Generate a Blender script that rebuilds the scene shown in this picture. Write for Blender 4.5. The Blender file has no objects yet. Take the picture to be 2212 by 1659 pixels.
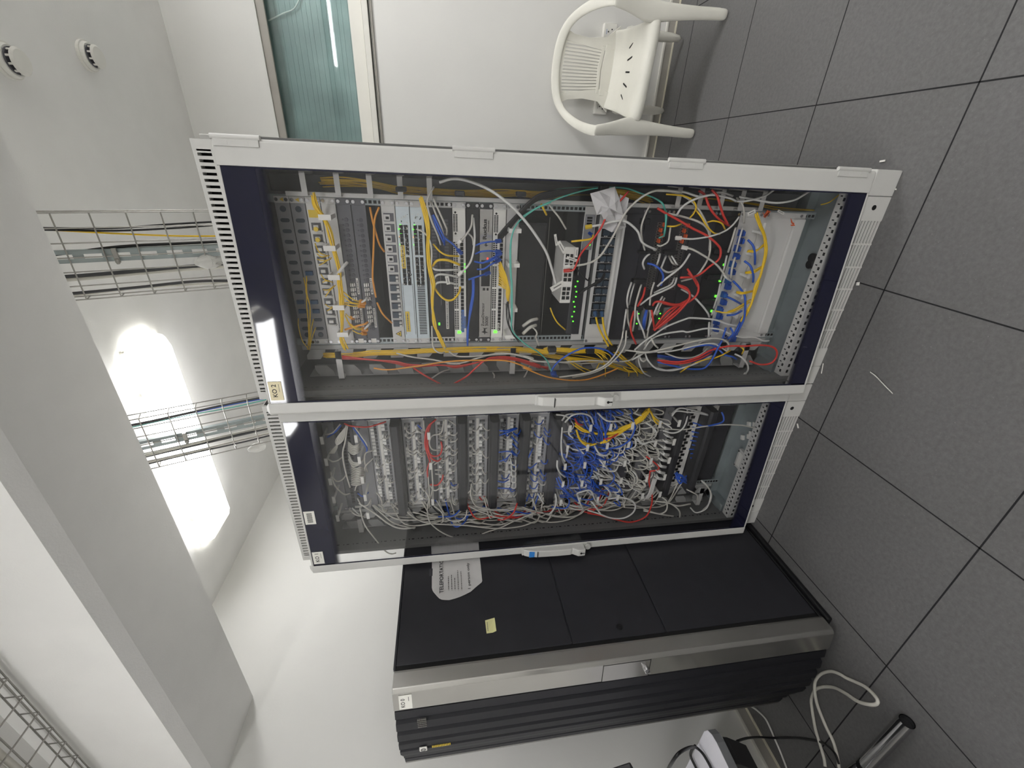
import bpy, bmesh, math, random
from mathutils import Vector, Matrix
random.seed(7)
C = bpy.context.scene.collection
PI = math.pi
W, H = 2212, 1659

# ------------------------------------------------------------------ camera (measured from the floor tiles)
F_PX = 911.8
YAW, PITCH, ROLL = -0.488816, -0.151224, -0.03153
CAM = Vector((-0.2602, -1.2525, 1.5236))
def cam_axes():
    fw = Vector((math.sin(YAW)*math.cos(PITCH), math.cos(YAW)*math.cos(PITCH), math.sin(PITCH)))
    ri = Vector((math.cos(YAW), -math.sin(YAW), 0)); up = ri.cross(fw)
    c, s = math.cos(ROLL), math.sin(ROLL)
    return c*ri + s*up, -s*ri + c*up, fw
RI, UP, FW = cam_axes()
cd = bpy.data.cameras.new('camera'); co = bpy.data.objects.new('camera', cd); C.objects.link(co)
cd.sensor_width = 36; cd.lens = F_PX/W*36; cd.clip_start = 0.02
xa, ya, za = -UP, RI, -FW       # the phone was held sideways: world up points to the left of the frame
co.matrix_world = Matrix(((xa.x, ya.x, za.x, CAM.x), (xa.y, ya.y, za.y, CAM.y), (xa.z, ya.z, za.z, CAM.z), (0, 0, 0, 1)))
bpy.context.scene.camera = co

def at(px, py, ax, c):
    """point of the plane (axis ax = c) measured at a place of the photograph"""
    d = F_PX*FW + (H - py - H/2)*RI - (px - W/2)*UP
    t = (c - CAM[ax])/d[ax]
    return CAM + t*d

# ------------------------------------------------------------------ materials
MATS = {}
def lin(c):
    return tuple((v/12.92 if v <= 0.04045 else ((v+0.055)/1.055)**2.4) for v in c)
def hexc(h):
    return lin(tuple(int(h[i:i+2], 16)/255 for i in (0, 2, 4)))
def mat(name, h, rough=0.5, metal=0.0, noise=0.0, scale=30, bump=0.0, bscale=200, spec=0.5, emit=None, es=0, coat=0):
    if name in MATS: return MATS[name]
    m = bpy.data.materials.new(name); m.use_nodes = True; nt = m.node_tree
    b = nt.nodes['Principled BSDF']
    col = hexc(h)
    b.inputs['Base Color'].default_value = (*col, 1)
    b.inputs['Roughness'].default_value = rough; b.inputs['Metallic'].default_value = metal
    b.inputs['Specular IOR Level'].default_value = spec
    b.inputs['Coat Weight'].default_value = coat
    if noise or bump:
        tc = nt.nodes.new('ShaderNodeTexCoord')
    if noise:
        n = nt.nodes.new('ShaderNodeTexNoise'); n.inputs['Scale'].default_value = scale; n.inputs['Detail'].default_value = 5
        r = nt.nodes.new('ShaderNodeValToRGB')
        r.color_ramp.elements[0].position = .3; r.color_ramp.elements[1].position = .7
        r.color_ramp.elements[0].color = (*[v*(1-noise) for v in col], 1)
        r.color_ramp.elements[1].color = (*[min(1, v*(1+noise)) for v in col], 1)
        nt.links.new(tc.outputs['Object'], n.inputs['Vector']); nt.links.new(n.outputs['Fac'], r.inputs['Fac'])
        nt.links.new(r.outputs['Color'], b.inputs['Base Color'])
    if bump:
        n2 = nt.nodes.new('ShaderNodeTexNoise'); n2.inputs['Scale'].default_value = bscale; n2.inputs['Detail'].default_value = 3
        bp = nt.nodes.new('ShaderNodeBump'); bp.inputs['Strength'].default_value = bump; bp.inputs['Distance'].default_value = .002
        nt.links.new(tc.outputs['Object'], n2.inputs['Vector']); nt.links.new(n2.outputs['Fac'], bp.inputs['Height'])
        nt.links.new(bp.outputs['Normal'], b.inputs['Normal'])
    if emit:
        b.inputs['Emission Color'].default_value = (*hexc(emit), 1); b.inputs['Emission Strength'].default_value = es
    MATS[name] = m
    return m
WALL = mat('wall_paint', 'dcdbd7', .75, noise=.015, scale=3, bump=.12, bscale=90)
CEIL = mat('ceiling_paint', 'f0efec', .85, noise=.02, scale=6, bump=.25, bscale=160)
TRIM = mat('trim_white', 'dcdad2', .45, noise=.02, scale=8)
TRIMG = mat('trim_grey', 'a39f97', .5, noise=.03, scale=9)
CREAM = mat('trim_cream', 'ddd8c4', .6, noise=.06, scale=12)
CABW = mat('cabinet_grey_white', 'cccbc7', .42, noise=.012, scale=14, bump=.05, bscale=600)
mat('side_grey', '70706e', .5, noise=.03, scale=10)
CABD = mat('cabinet_inside_grey', 'a3a3a0', .5, noise=.03, scale=10)
DARKG = mat('dark_sheet_metal', '505152', .5, noise=.06, scale=12)
ZINC = mat('zinc_plate', '9fa8a8', .45, .35, noise=.10, scale=9)
BLACK = mat('black_plastic', '141416', .45, noise=.08, scale=30)
BLACKM = mat('black_paint_metal', '29292e', .5, noise=.08, scale=14, bump=.05, bscale=500)
HOLE = mat('hole_black', '050506', .8, noise=.05, scale=50)
WHITE = mat('white_plastic', 'ebe9e2', .4, noise=.02, scale=20)
LGREY = mat('light_grey_metal', 'cfceca', .42, noise=.03, scale=16)
MGREY = mat('mid_grey_metal', '8f8f92', .45, noise=.03, scale=16)
DGREY = mat('panel_dark_grey', '55555b', .45, noise=.04, scale=18)
CHROME = mat('chrome', 'd5d5d8', .14, 1.0, noise=.02, scale=20)
STEEL = mat('galvanised_wire', '9c9a95', .35, .85, noise=.08, scale=40)
BRUSH = mat('brushed_silver', 'bcbab6', .27, .92, noise=.04, scale=5)
SCREW = mat('screw_steel', 'c8c8ca', .2, 1.0, noise=.04, scale=90)
LABELW = mat('label_paper', 'e6e4dc', .6, noise=.02, scale=40)
LABELC = mat('label_cream', 'f0e4c0', .6, noise=.02, scale=40)
INK = mat('ink_black', '151515', .6, noise=.02, scale=40)
GREYINK = mat('ink_grey', '6d6a68', .6, noise=.02, scale=40)
YEL = mat('label_yellow', 'e0c038', .5, noise=.02, scale=40)
BLUEL = mat('label_blue', '3f78c8', .5, noise=.03, scale=40)
PORTW = mat('port_tag_white', 'f8f7f2', .45, noise=.02, scale=40)
BLUEC = mat('fibre_coupler_blue', '2c4f74', .45, noise=.05, scale=60)
SLATEC = mat('fibre_cap_slate', '34424f', .5, noise=.05, scale=60)
BLUEB = mat('connector_blue', '1d4fae', .4, noise=.05, scale=60)
ORANGE = mat('latch_orange', 'e2602a', .45, noise=.04, scale=60)
GLED = mat('led_green', '39e83a', .4, noise=.01, scale=9, emit='5dff30', es=2.2)
ALED = mat('led_amber', 'f0a030', .4, noise=.01, scale=9, emit='ffb040', es=1.5)
RLED = mat('led_red', 'f03020', .4, noise=.01, scale=9, emit='ff4030', es=2)
MSW = mat('switch_pale_blue_grey', 'd0dbdf', .45, noise=.05, scale=50)
CHAIRM = mat('chair_plastic', 'e2e0d6', .38, noise=.03, scale=9, bump=.06, bscale=400)
MESHB = mat('door_mesh_black', '15151c', .5, noise=.25, scale=420, bump=.5, bscale=700)
PAPER = mat('paper_sheet', 'd3d1d0', .55, noise=.03, scale=15, bump=.9, bscale=14)
POSTIT = mat('note_yellow', 'e6e2a6', .7, noise=.02, scale=30)
DESKT = mat('desk_top_white', 'c3c2c8', .45, noise=.02, scale=12)
DESKE = mat('desk_edge_grey', '5f6062', .5, noise=.03, scale=12)
CABCOL = {
 'grey': mat('cable_grey', 'cfccc2', .5, noise=.03, scale=20), 'white': mat('cable_white', 'dcdbd6', .45, noise=.03, scale=20),
 'blue': mat('cable_blue', '2a5cc4', .42, noise=.05, scale=20), 'yellow': mat('cable_yellow', 'f2c81e', .45, noise=.05, scale=20),
 'orange': mat('cable_orange', 'e69a34', .45, noise=.05, scale=20), 'red': mat('cable_red', 'd63a30', .42, noise=.05, scale=20),
 'teal': mat('cable_teal', '5fc0ae', .45, noise=.05, scale=20), 'black': mat('cable_black', '121214', .45, noise=.05, scale=20),
 'dark grey': mat('cable_dark_grey', '4a4a4c', .5, noise=.05, scale=20)}

def floor_material():
    m = bpy.data.materials.new('floor_vinyl'); m.use_nodes = True; nt = m.node_tree; N = nt.nodes; L = nt.links
    b = N['Principled BSDF']; tc = N.new('ShaderNodeTexCoord')
    n1 = N.new('ShaderNodeTexNoise'); n1.inputs['Scale'].default_value = 70; n1.inputs['Detail'].default_value = 8; n1.inputs['Roughness'].default_value = .7
    r1 = N.new('ShaderNodeValToRGB'); e = r1.color_ramp.elements
    e[0].position = .3; e[0].color = (*hexc('636262'), 1); e[1].position = .72; e[1].color = (*hexc('757474'), 1)
    x = e.new(.5); x.color = (*hexc('6c6b6b'), 1)
    n2 = N.new('ShaderNodeTexNoise'); n2.inputs['Scale'].default_value = 2.2; n2.inputs['Detail'].default_value = 3
    mx = N.new('ShaderNodeMix'); mx.data_type = 'RGBA'; mx.blend_type = 'MULTIPLY'
    r2 = N.new('ShaderNodeValToRGB'); r2.color_ramp.elements[0].color = (.82, .82, .80, 1); r2.color_ramp.elements[1].color = (1, 1, 1, 1)
    L.new(tc.outputs['Object'], n1.inputs['Vector']); L.new(tc.outputs['Object'], n2.inputs['Vector'])
    L.new(n1.outputs['Fac'], r1.inputs['Fac']); L.new(n2.outputs['Fac'], r2.inputs['Fac'])
    mx.inputs[0].default_value = 1
    L.new(r1.outputs['Color'], mx.inputs[6]); L.new(r2.outputs['Color'], mx.inputs[7])
    # pale flecks
    v = N.new('ShaderNodeTexNoise'); v.inputs['Scale'].default_value = 160; v.inputs['Detail'].default_value = 2
    r3 = N.new('ShaderNodeValToRGB'); r3.color_ramp.elements[0].position = .70; r3.color_ramp.elements[1].position = .76
    L.new(tc.outputs['Object'], v.inputs['Vector']); L.new(v.outputs['Fac'], r3.inputs['Fac'])
    mx2 = N.new('ShaderNodeMix'); mx2.data_type = 'RGBA'
    L.new(r3.outputs['Color'], mx2.inputs[0]); L.new(mx.outputs[2], mx2.inputs[6]); mx2.inputs[7].default_value = (*hexc('807f7e'), 1)
    L.new(mx2.outputs[2], b.inputs['Base Color'])
    b.inputs['Roughness'].default_value = .5; b.inputs['Specular IOR Level'].default_value = .35
    MATS['floor'] = m; return m
FLOORM = floor_material()
SEAM = mat('floor_seam', '1b1b1d', .9, noise=.1, scale=40)

def glass_material(name, tint, refl=1.0):
    m = bpy.data.materials.new(name); m.use_nodes = True; nt = m.node_tree; N = nt.nodes; L = nt.links
    N.remove(N['Principled BSDF']); out = N['Material Output']
    tr = N.new('ShaderNodeBsdfTransparent'); tr.inputs['Color'].default_value = (*tint, 1)
    gl = N.new('ShaderNodeBsdfGlossy'); gl.inputs['Roughness'].default_value = .03
    fr = N.new('ShaderNodeFresnel'); ge = N.new('ShaderNodeNewGeometry'); mr = N.new('ShaderNodeMapRange')   # both faces of the thin pane reflect like glass seen from air
    mr.inputs['To Min'].default_value = 1.5; mr.inputs['To Max'].default_value = 1/1.5
    L.new(ge.outputs['Backfacing'], mr.inputs['Value']); L.new(mr.outputs['Result'], fr.inputs['IOR'])
    mm = N.new('ShaderNodeMath'); mm.operation = 'MULTIPLY'; mm.inputs[1].default_value = refl
    mx = N.new('ShaderNodeMixShader')
    L.new(fr.outputs[0], mm.inputs[0]); L.new(mm.outputs[0], mx.inputs[0]); L.new(tr.outputs[0], mx.inputs[1]); L.new(gl.outputs[0], mx.inputs[2])
    L.new(mx.outputs[0], out.inputs['Surface']); MATS[name] = m; return m
GLASS = glass_material('door_glass', (.965, .965, .97), 1.0)
WGLASS = glass_material('window_glass', (.88, .935, .935), 1.3)
def fade_material(name, flip):
    m = bpy.data.materials.new(name); m.use_nodes = True; nt = m.node_tree; N = nt.nodes; L = nt.links; b = N['Principled BSDF']; out = N['Material Output']
    b.inputs['Base Color'].default_value = (*hexc('17172b'), 1); b.inputs['Roughness'].default_value = .25
    tc = N.new('ShaderNodeTexCoord'); sp = N.new('ShaderNodeSeparateXYZ'); tr = N.new('ShaderNodeBsdfTransparent'); mx = N.new('ShaderNodeMixShader'); mr = N.new('ShaderNodeMapRange')
    L.new(tc.outputs['Generated'], sp.inputs[0]); L.new(sp.outputs['Z'], mr.inputs['Value'])
    mr.inputs['To Min'].default_value = 1 if flip else 0; mr.inputs['To Max'].default_value = 0 if flip else 1; mr.interpolation_type = 'SMOOTHSTEP'
    L.new(mr.outputs['Result'], mx.inputs[0]); L.new(tr.outputs[0], mx.inputs[1]); L.new(b.outputs[0], mx.inputs[2]); L.new(mx.outputs[0], out.inputs['Surface']); MATS[name] = m; return m
FADE_T = fade_material('border_fade_top', False); FADE_B = fade_material('border_fade_bottom', True)
BORDER = mat('glass_border_print', '1b1c30', .04, noise=.02, scale=10, spec=.5)
def emis(name, h, s):
    m = bpy.data.materials.new(name); m.use_nodes = True; nt = m.node_tree; N = nt.nodes
    b = N['Principled BSDF']; b.inputs['Base Color'].default_value = (.8, .8, .78, 1); b.inputs['Roughness'].default_value = .4
    tc = N.new('ShaderNodeTexCoord'); w = N.new('ShaderNodeTexWave'); w.inputs['Scale'].default_value = 120
    nt.links.new(tc.outputs['Object'], w.inputs['Vector'])
    mp = N.new('ShaderNodeMapRange'); mp.inputs['To Min'].default_value = s*.93; mp.inputs['To Max'].default_value = s
    nt.links.new(w.outputs['Fac'], mp.inputs['Value'])
    b.inputs['Emission Color'].default_value = (*hexc(h), 1); nt.links.new(mp.outputs['Result'], b.inputs['Emission Strength'])
    MATS[name] = m; return m
LIT = emis('lit_diffuser', 'fafafb', 13.0); LIT2 = emis('lit_diffuser_front', 'fafafb', 25.5); LIT3 = emis('lit_diffuser_right', 'fafafb', 32.0); LIT4 = emis('lit_diffuser_near_right', 'fafafb', 47.0)
LENS = emis('lamp_end_prismatic', 'fffdf0', 1.4)

# ------------------------------------------------------------------ mesh builder
class MB:
    def __init__(s, M=None): s.v = []; s.f = []; s.mi = []; s.M = M
    def _add(s, vs, fs, mi):
        n = len(s.v)
        for p in vs:
            p = Vector(p); s.v.append(s.M @ p if s.M else p)
        for f in fs: s.f.append([n+i for i in f]); s.mi.append(mi)
    def box(s, x0, x1, y0, y1, z0, z1, mi=0):
        if x0 > x1: x0, x1 = x1, x0
        if y0 > y1: y0, y1 = y1, y0
        if z0 > z1: z0, z1 = z1, z0
        s._add([(x0,y0,z0),(x1,y0,z0),(x1,y1,z0),(x0,y1,z0),(x0,y0,z1),(x1,y0,z1),(x1,y1,z1),(x0,y1,z1)],
               [(0,3,2,1),(4,5,6,7),(0,1,5,4),(1,2,6,5),(2,3,7,6),(3,0,4,7)], mi); return s
    def obox(s, c, ax, ay, az, mi=0):
        c, ax, ay, az = map(Vector, (c, ax, ay, az)); vs = []
        for k in (-1, 1):
            for a, b in ((-1,-1),(1,-1),(1,1),(-1,1)): vs.append(c + a*ax + b*ay + k*az)
        s._add(vs, [(0,3,2,1),(4,5,6,7),(0,1,5,4),(1,2,6,5),(2,3,7,6),(3,0,4,7)], mi); return s
    def prism(s, poly, vec, mi=0):
        vec = Vector(vec); poly = [Vector(p) for p in poly]; n = len(poly)
        fs = [tuple(range(n))[::-1], tuple(range(n, 2*n))] + [(i, (i+1) % n, n+(i+1) % n, n+i) for i in range(n)]
        s._add(poly + [p+vec for p in poly], fs, mi); return s
    def cyl(s, a, b, r, n=12, mi=0, r2=None, cap=True):
        a, b = Vector(a), Vector(b); d = (b-a).normalized(); r2 = r if r2 is None else r2
        u = d.orthogonal().normalized(); w = d.cross(u)
        vs = [a + r*(math.cos(2*PI*i/n)*u + math.sin(2*PI*i/n)*w) for i in range(n)] + [b + r2*(math.cos(2*PI*i/n)*u + math.sin(2*PI*i/n)*w) for i in range(n)]
        fs = [(i, (i+1) % n, n+(i+1) % n, n+i) for i in range(n)]
        if cap: fs += [tuple(range(n))[::-1], tuple(range(n, 2*n))]
        s._add(vs, fs, mi); return s
    def tube(s, pts, r, n=6, mi=0, smooth=5, flat=1.0):
        P = [Vector(p) for p in pts]
        if smooth and len(P) > 2:
            Q = []; E = [2*P[0]-P[1]] + P + [2*P[-1]-P[-2]]
            for i in range(1, len(E)-2):
                p0, p1, p2, p3 = E[i-1], E[i], E[i+1], E[i+2]
                for k in range(smooth):
                    t = k/smooth
                    Q.append(.5*((2*p1) + (p2-p0)*t + (2*p0-5*p1+4*p2-p3)*t*t + (3*p1-p0-3*p2+p3)*t**3))
            Q.append(P[-1]); P = Q
        P2 = [P[0]]
        for p in P[1:]:
            if (p-P2[-1]).length > 1e-5: P2.append(p)
        P = P2
        if len(P) < 2: return s
        T = [(P[min(i+1, len(P)-1)] - P[max(i-1, 0)]).normalized() for i in range(len(P))]
        u = T[0].orthogonal().normalized(); vs = []
        for i, p in enumerate(P):
            u = (u - T[i]*u.dot(T[i]))
            u = u.normalized() if u.length > 1e-6 else T[i].orthogonal().normalized()
            w = T[i].cross(u)
            rr = r(i/(len(P)-1)) if callable(r) else r
            vs += [p + rr*(math.cos(2*PI*k/n)*u + flat*math.sin(2*PI*k/n)*w) for k in range(n)]
        m = len(P); fs = [(i*n+k, i*n+(k+1) % n, (i+1)*n+(k+1) % n, (i+1)*n+k) for i in range(m-1) for k in range(n)]
        fs += [tuple(range(n))[::-1], tuple(range((m-1)*n, m*n))]
        s._add(vs, fs, mi); return s
def org(o):
    p = Vector((0, 0, 0))
    while o is not None: p += o.location; o = o.parent
    return p
def obj(name, mb, mats, parent=None, loc=None, smooth=False, bevel=0, seg=2):
    """link a builder as ONE mesh object; geometry is given in world metres"""
    if not isinstance(mats, (list, tuple)): mats = [mats]
    base = org(parent) if parent else Vector((0, 0, 0))
    o = bpy.data.objects.new(name, None if mb is None else bpy.data.meshes.new(name))
    if loc is None:
        if parent: loc = base
        else:
            lo = [min(v[i] for v in mb.v) for i in range(3)]; hi = [max(v[i] for v in mb.v) for i in range(3)]
            loc = Vector(((lo[0]+hi[0])/2, (lo[1]+hi[1])/2, lo[2]))
    loc = Vector(loc)
    me = o.data; me.from_pydata([v-loc for v in mb.v], [], mb.f)
    for m in mats: me.materials.append(m)
    if len(mats) > 1: me.polygons.foreach_set('material_index', mb.mi)
    if smooth: me.polygons.foreach_set('use_smooth', [True]*len(me.polygons))
    me.update(); o.location = loc - base; C.objects.link(o)
    if parent: o.parent = parent
    if bevel:
        b = o.modifiers.new('bevel', 'BEVEL'); b.width = bevel; b.segments = seg; b.limit_method = 'ANGLE'; b.harden_normals = False
    return o
def tag(o, label, cat, group=None):
    o['label'] = label; o['category'] = cat
    if group: o['group'] = group
    return o
def thing(name, label, cat, loc, group=None):
    o = bpy.data.objects.new(name, None); o.empty_display_size = .05; C.objects.link(o); o.location = loc
    return tag(o, label, cat, group)
def struct(name, mb, mats, **k):
    o = obj(name, mb, mats, loc=(0, 0, 0), **k); o['kind'] = 'structure'; return o
def inst(name, src, parent, wloc):
    o = bpy.data.objects.new(name, src.data); C.objects.link(o); o.parent = parent; o.location = Vector(wloc)-org(parent); return o
def text(name, s, h, origin, right, up, m, parent, width=None, bold=0.0, label=None):
    """raised lettering of height h, lower left corner at origin (world)"""
    cu = bpy.data.curves.new('txt', 'FONT'); cu.body = s; cu.size = 1; cu.extrude = .0; cu.offset = bold; cu.resolution_u = 3
    to = bpy.data.objects.new('txt', cu); C.objects.link(to)
    bpy.context.view_layer.update()
    me = bpy.data.meshes.new_from_object(to.evaluated_get(bpy.context.evaluated_depsgraph_get()))
    bpy.data.objects.remove(to); bpy.data.curves.remove(cu)
    xs = [v.co.x for v in me.vertices]; ys = [v.co.y for v in me.vertices]
    if not xs: return None
    x0, x1, y0, y1 = min(xs), max(xs), min(ys), max(ys)
    sy = h/max(y1-y0, 1e-6); sx = (width/(x1-x0)) if width else sy
    right = Vector(right).normalized(); up = Vector(up).normalized(); origin = Vector(origin); base = org(parent) if parent else Vector((0,0,0))
    for v in me.vertices: v.co = origin - base + right*((v.co.x-x0)*sx) + up*((v.co.y-y0)*sy)
    me.materials.clear(); me.materials.append(m)
    o = bpy.data.objects.new(name, me); C.objects.link(o)
    if parent: o.parent = parent
    if label: o['label'] = label
    return o

# ================================================================== ROOM
LX, RX, BY, FY = -2.80, 2.6, 2.04, -3.5
CZ, BZ = 3.03, 2.585
b = MB().box(LX-.1, RX+.1, FY-.1, BY+.4, -.1, 0); struct('floor', b, FLOORM)
b = MB()
for i in range(-6, 9):       # seams between the 600 mm tiles
    b.box(i*.6-.0022, i*.6+.0022, FY, BY, 0, .0006)
for j in range(-6, 4): b.box(LX, RX, j*.6-.0022, j*.6+.0022, 0, .0006)
struct('trim_1', b, SEAM)
# back wall with the window opening
wx0, wx1, wz0, wz1 = -.30, 1.65, 1.955, 2.535
b = MB(); t = .22
b.box(LX-.1, wx0, BY, BY+t, 0, CZ+.1); b.box(wx1, RX+.1, BY, BY+t, 0, CZ+.1)
b.box(wx0, wx1, BY, BY+t, 0, wz0-.045); b.box(wx0, wx1, BY, BY+t, wz1, CZ+.1)
struct('wall_back', b, WALL)
struct('wall_left', MB().box(LX-.12, LX, FY-.1, BY, 0, CZ+.1), WALL)
struct('wall_right', MB().box(RX, RX+.12, FY-.1, BY, 0, CZ+.1), WALL)
struct('wall_front', MB().box(LX, RX, FY-.12, FY, 0, CZ+.1), WALL)
b = MB().box(LX, RX, FY, BY, CZ, CZ+.1); struct('ceiling', b, CEIL)
b = MB().prism([(LX, .12, CZ), (LX, .12, BZ), (LX, -.238, BZ), (LX, -.287, BZ+.016), (LX, -.287, CZ)], (RX-LX, 0, 0)); struct('trim_2', b, CEIL)       # ceiling beam
def baseboard(name, along_x, p, a0, a1, s):
    b = MB()
    def bb(d0, d1, z0, z1, mi):
        if along_x: b.box(a0, a1, p, p+s*d1, z0, z1, mi) if d0 == 0 else b.box(a0, a1, p+s*d0, p+s*d1, z0, z1, mi)
        else: b.box(p, p+s*d1, a0, a1, z0, z1, mi)
    bb(0, .014, .008, .056, 1); bb(0, .018, .056, .066, 0); bb(0, .022, 0, .008, 2)
    struct(name, b, [TRIM, TRIMG, CREAM])
baseboard('baseboard_back', True, BY, LX, RX, -1)
baseboard('baseboard_left', False, LX, FY, BY, 1)
# window in the back wall
o = bpy.data.objects.new('window_1', None); C.objects.link(o); o.location = (wx0, BY, wz0); o['kind'] = 'structure'; win = o
b = MB()
b.box(wx0, wx1, BY+.03, BY+.075, wz0-.0, wz0+.075, 0); b.box(wx0, wx1, BY+.03, BY+.075, wz1-.03, wz1, 0)
b.box(wx0, wx0+.04, BY+.03, BY+.075, wz0, wz1, 0); b.box(wx1-.04, wx1, BY+.03, BY+.075, wz0, wz1, 0)
b.box(wx0, wx1, BY+.012, BY+.03, wz1-.045, wz1, 1)
obj('window_frame', b, [TRIM, TRIMG], win, bevel=.002)
b = MB(); b.box(wx0-.0, wx1, BY-.028, BY+.09, wz0-.04, wz0-.008, 0); b.box(wx0, wx1, BY-.012, BY+.02, wz0-.062, wz0-.05, 1)
obj('window_sill', b, [TRIM, TRIMG], win, bevel=.002)
obj('window_pane', MB().box(wx0+.03, wx1-.03, BY+.05, BY+.056, wz0+.06, wz1-.02), WGLASS, win)
BLIND = mat('blind_slat_teal', 'a3b0ad', .5, noise=.22, scale=4)
b = MB(); zz = wz0+.04; k = 0
while zz < wz1-.02:
    b.obox(((wx0+wx1)/2, BY+.115, zz+.014), ((wx1-wx0)/2-.02, 0, 0), (0, .0012, .0155+.002*(k % 3)), (0, .004, -.0006), 0); zz += .0275+.002*((k*7) % 3); k += 1
bl = obj('blind', b, BLIND, win)
b = MB().tube([(.42, BY+.098, wz1-.03), (.46, BY+.098, wz1-.12), (.5, BY+.097, wz1-.2), (.62, BY+.097, wz1-.25), (.75, BY+.097, wz1-.16), (.78, BY+.098, wz1-.03)], .004, 6)
obj('blind_cord', b, WHITE, win, smooth=True)
b = MB().box(wx0-.05, wx1+.05, BY+t, BY+t+.02, wz0-.1, wz1+.1); struct('wall_beyond_window', b, mat('beyond_teal', '5f7d7c', .8, noise=.1, scale=3))

# ================================================================== CEILING LAMPS
def lamp(label, x0, x1, y0, y1, z, group, lit=None):
    xm, ym = (x0+x1)/2, (y0+y1)/2
    th = thing('ceiling_lamp', label, 'ceiling light', (xm, ym, z-.09), group)
    hw = (y1-y0)/2
    obj('lamp_tray', MB().box(x0+.03, x1-.03, y0+.012, y1-.012, z-.018, z), TRIM, th, bevel=.003)
    b = MB()
    def sec(x, w, hz): return [(x, ym-w, z-.018), (x, ym-w, z-.018-.35*hz), (x, ym-w*.72, z-.018-hz), (x, ym+w*.72, z-.018-hz), (x, ym+w, z-.018-.35*hz), (x, ym+w, z-.018)]
    secs = [sec(x0, hw*.5, .02), sec(x0+.045, hw, .055), sec(x0+.09, hw, .068), sec(x1-.09, hw, .068), sec(x1-.045, hw, .055), sec(x1, hw*.5, .02)]
    for i, s in enumerate(secs): b.v += [Vector(p) for p in s]
    for i in range(5):
        for k in range(5):
            b.f.append([i*6+k, (i+1)*6+k, (i+1)*6+k+1, i*6+k+1]); b.mi.append(1 if i in (0, 1, 3, 4) or k == 4 else 0)
    b.f.append([0, 1, 2, 3, 4, 5][::-1]); b.mi.append(1); b.f.append([30, 31, 32, 33, 34, 35]); b.mi.append(1)
    o = obj('diffuser', b, [lit or LIT, LENS], th)
    for cx in (x0+.25, x1-.25):
        obj('clip', MB().box(cx-.012, cx+.012, y0-.006, y0+.006, z-.035, z-.012), WHITE, th)
    return th
lamp('lit fluorescent ceiling lamp behind the beam above the two white cabinets', -2.41, -1.09, .785, 1.07, CZ, 'ceiling lamps')
lamp('lit fluorescent ceiling lamp in front of the cabinets, seen mirrored in the KO 2 door', -2.35, -1.02, -2.36, -2.08, CZ, 'ceiling lamps', LIT2)
lamp('lit fluorescent ceiling lamp on the far right, above the plastic chair side', .95, 2.25, .785, 1.07, CZ, 'ceiling lamps', LIT3)
lamp('lit fluorescent ceiling lamp at the right, on the camera side of the beam', .75, 2.05, -2.36, -2.08, CZ, 'ceiling lamps', LIT4)

def detector(label, x, y, style):
    th = thing('smoke_detector', label, 'smoke detector', (x, y, CZ-.06), 'round detectors on the ceiling')
    b = MB().cyl((x, y, CZ), (x, y, CZ-.012), .058, 28).cyl((x, y, CZ-.012), (x, y, CZ-.026), .053, 28, r2=.048)
    obj('base', b, WHITE, th, bevel=.001)
    b = MB().cyl((x, y, CZ-.026), (x, y, CZ-.032), .042, 24, 1)
    for k in range(10):
        a = 2*PI*k/10; b.obox((x+.039*math.cos(a), y+.039*math.sin(a), CZ-.036), (.002*math.cos(a), .002*math.sin(a), 0), (-.003*math.sin(a), .003*math.cos(a), 0), (0, 0, .009), 0)
    b.cyl((x, y, CZ-.03), (x, y, CZ-.046), .024, 16, 1)
    obj('chamber', b, [WHITE, DGREY], th)
    obj('cap', MB().cyl((x, y, CZ-.045), (x, y, CZ-.052), .044, 28, r2=.036), WHITE, th, bevel=.001)
    obj('indicator', MB().cyl((x+.03, y-.03, CZ-.02), (x+.03, y-.03, CZ-.03), .004, 8), RLED if style else MGREY, th)
p1 = at(203, 122, 2, CZ-.03); p2 = at(34, 132, 2, CZ-.03)
detector('round white smoke detector on the ceiling, the one nearer the window', p1.x, p1.y, 0)
detector('round white smoke detector on the ceiling, the one nearer the beam', p2.x, p2.y, 0)

# ================================================================== CABLE HELPERS
FR = {'A': (560, 350, .16271), 'B': (560, 600, .16271), 'C': (840, 350, .16271), 'D': (840, 600, .16271), 'E': (1130, 350, .16271), 'F': (1130, 600, .16271),
      'G': (1420, 370, .18987), 'H': (1420, 590, .18987), 'K': (600, 880, .21097), 'L': (860, 880, .21097), 'M': (1130, 870, .21097), 'N': (1390, 850, .211)}
XC2, XC1 = -.62, -1.43
def region(p):
    """words for where a cable point lies"""
    ko = 2 if p.x > -1.035 else 1
    xc = XC2 if ko == 2 else XC1
    side = 'the right cable duct' if p.x > xc+.235 else 'the left cable duct' if p.x < xc-.235 else None
    if side: return ko, side
    for z0, z1, k, n in DEVS:
        if k == ko and z0 <= p.z <= z1: return ko, n
    return ko, 'the open rack middle' if p.z > .3 else 'the rack bottom'
DEVS = []
USED = {}
def px_path(fr, pts, y, y2=None, yb=None):
    ox, oy, s = FR[fr[0]] if isinstance(fr, str) else fr
    out = []; n = len(pts)
    for i, q in enumerate(pts):
        t = i/max(1, n-1)
        if isinstance(q[0], str): f2, X, Y = q[0], q[1], q[2]; a, bb, c = FR[f2]
        else: X, Y = q[0], q[1]; a, bb, c = ox, oy, s
        yy = y if y2 is None else y + (y2-y)*t
        if yb: yy += -yb*math.sin(PI*t)
        out.append(at(a+c*X, bb+c*Y, 1, yy))
    return out
CABN = 0
POOL = []
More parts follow.
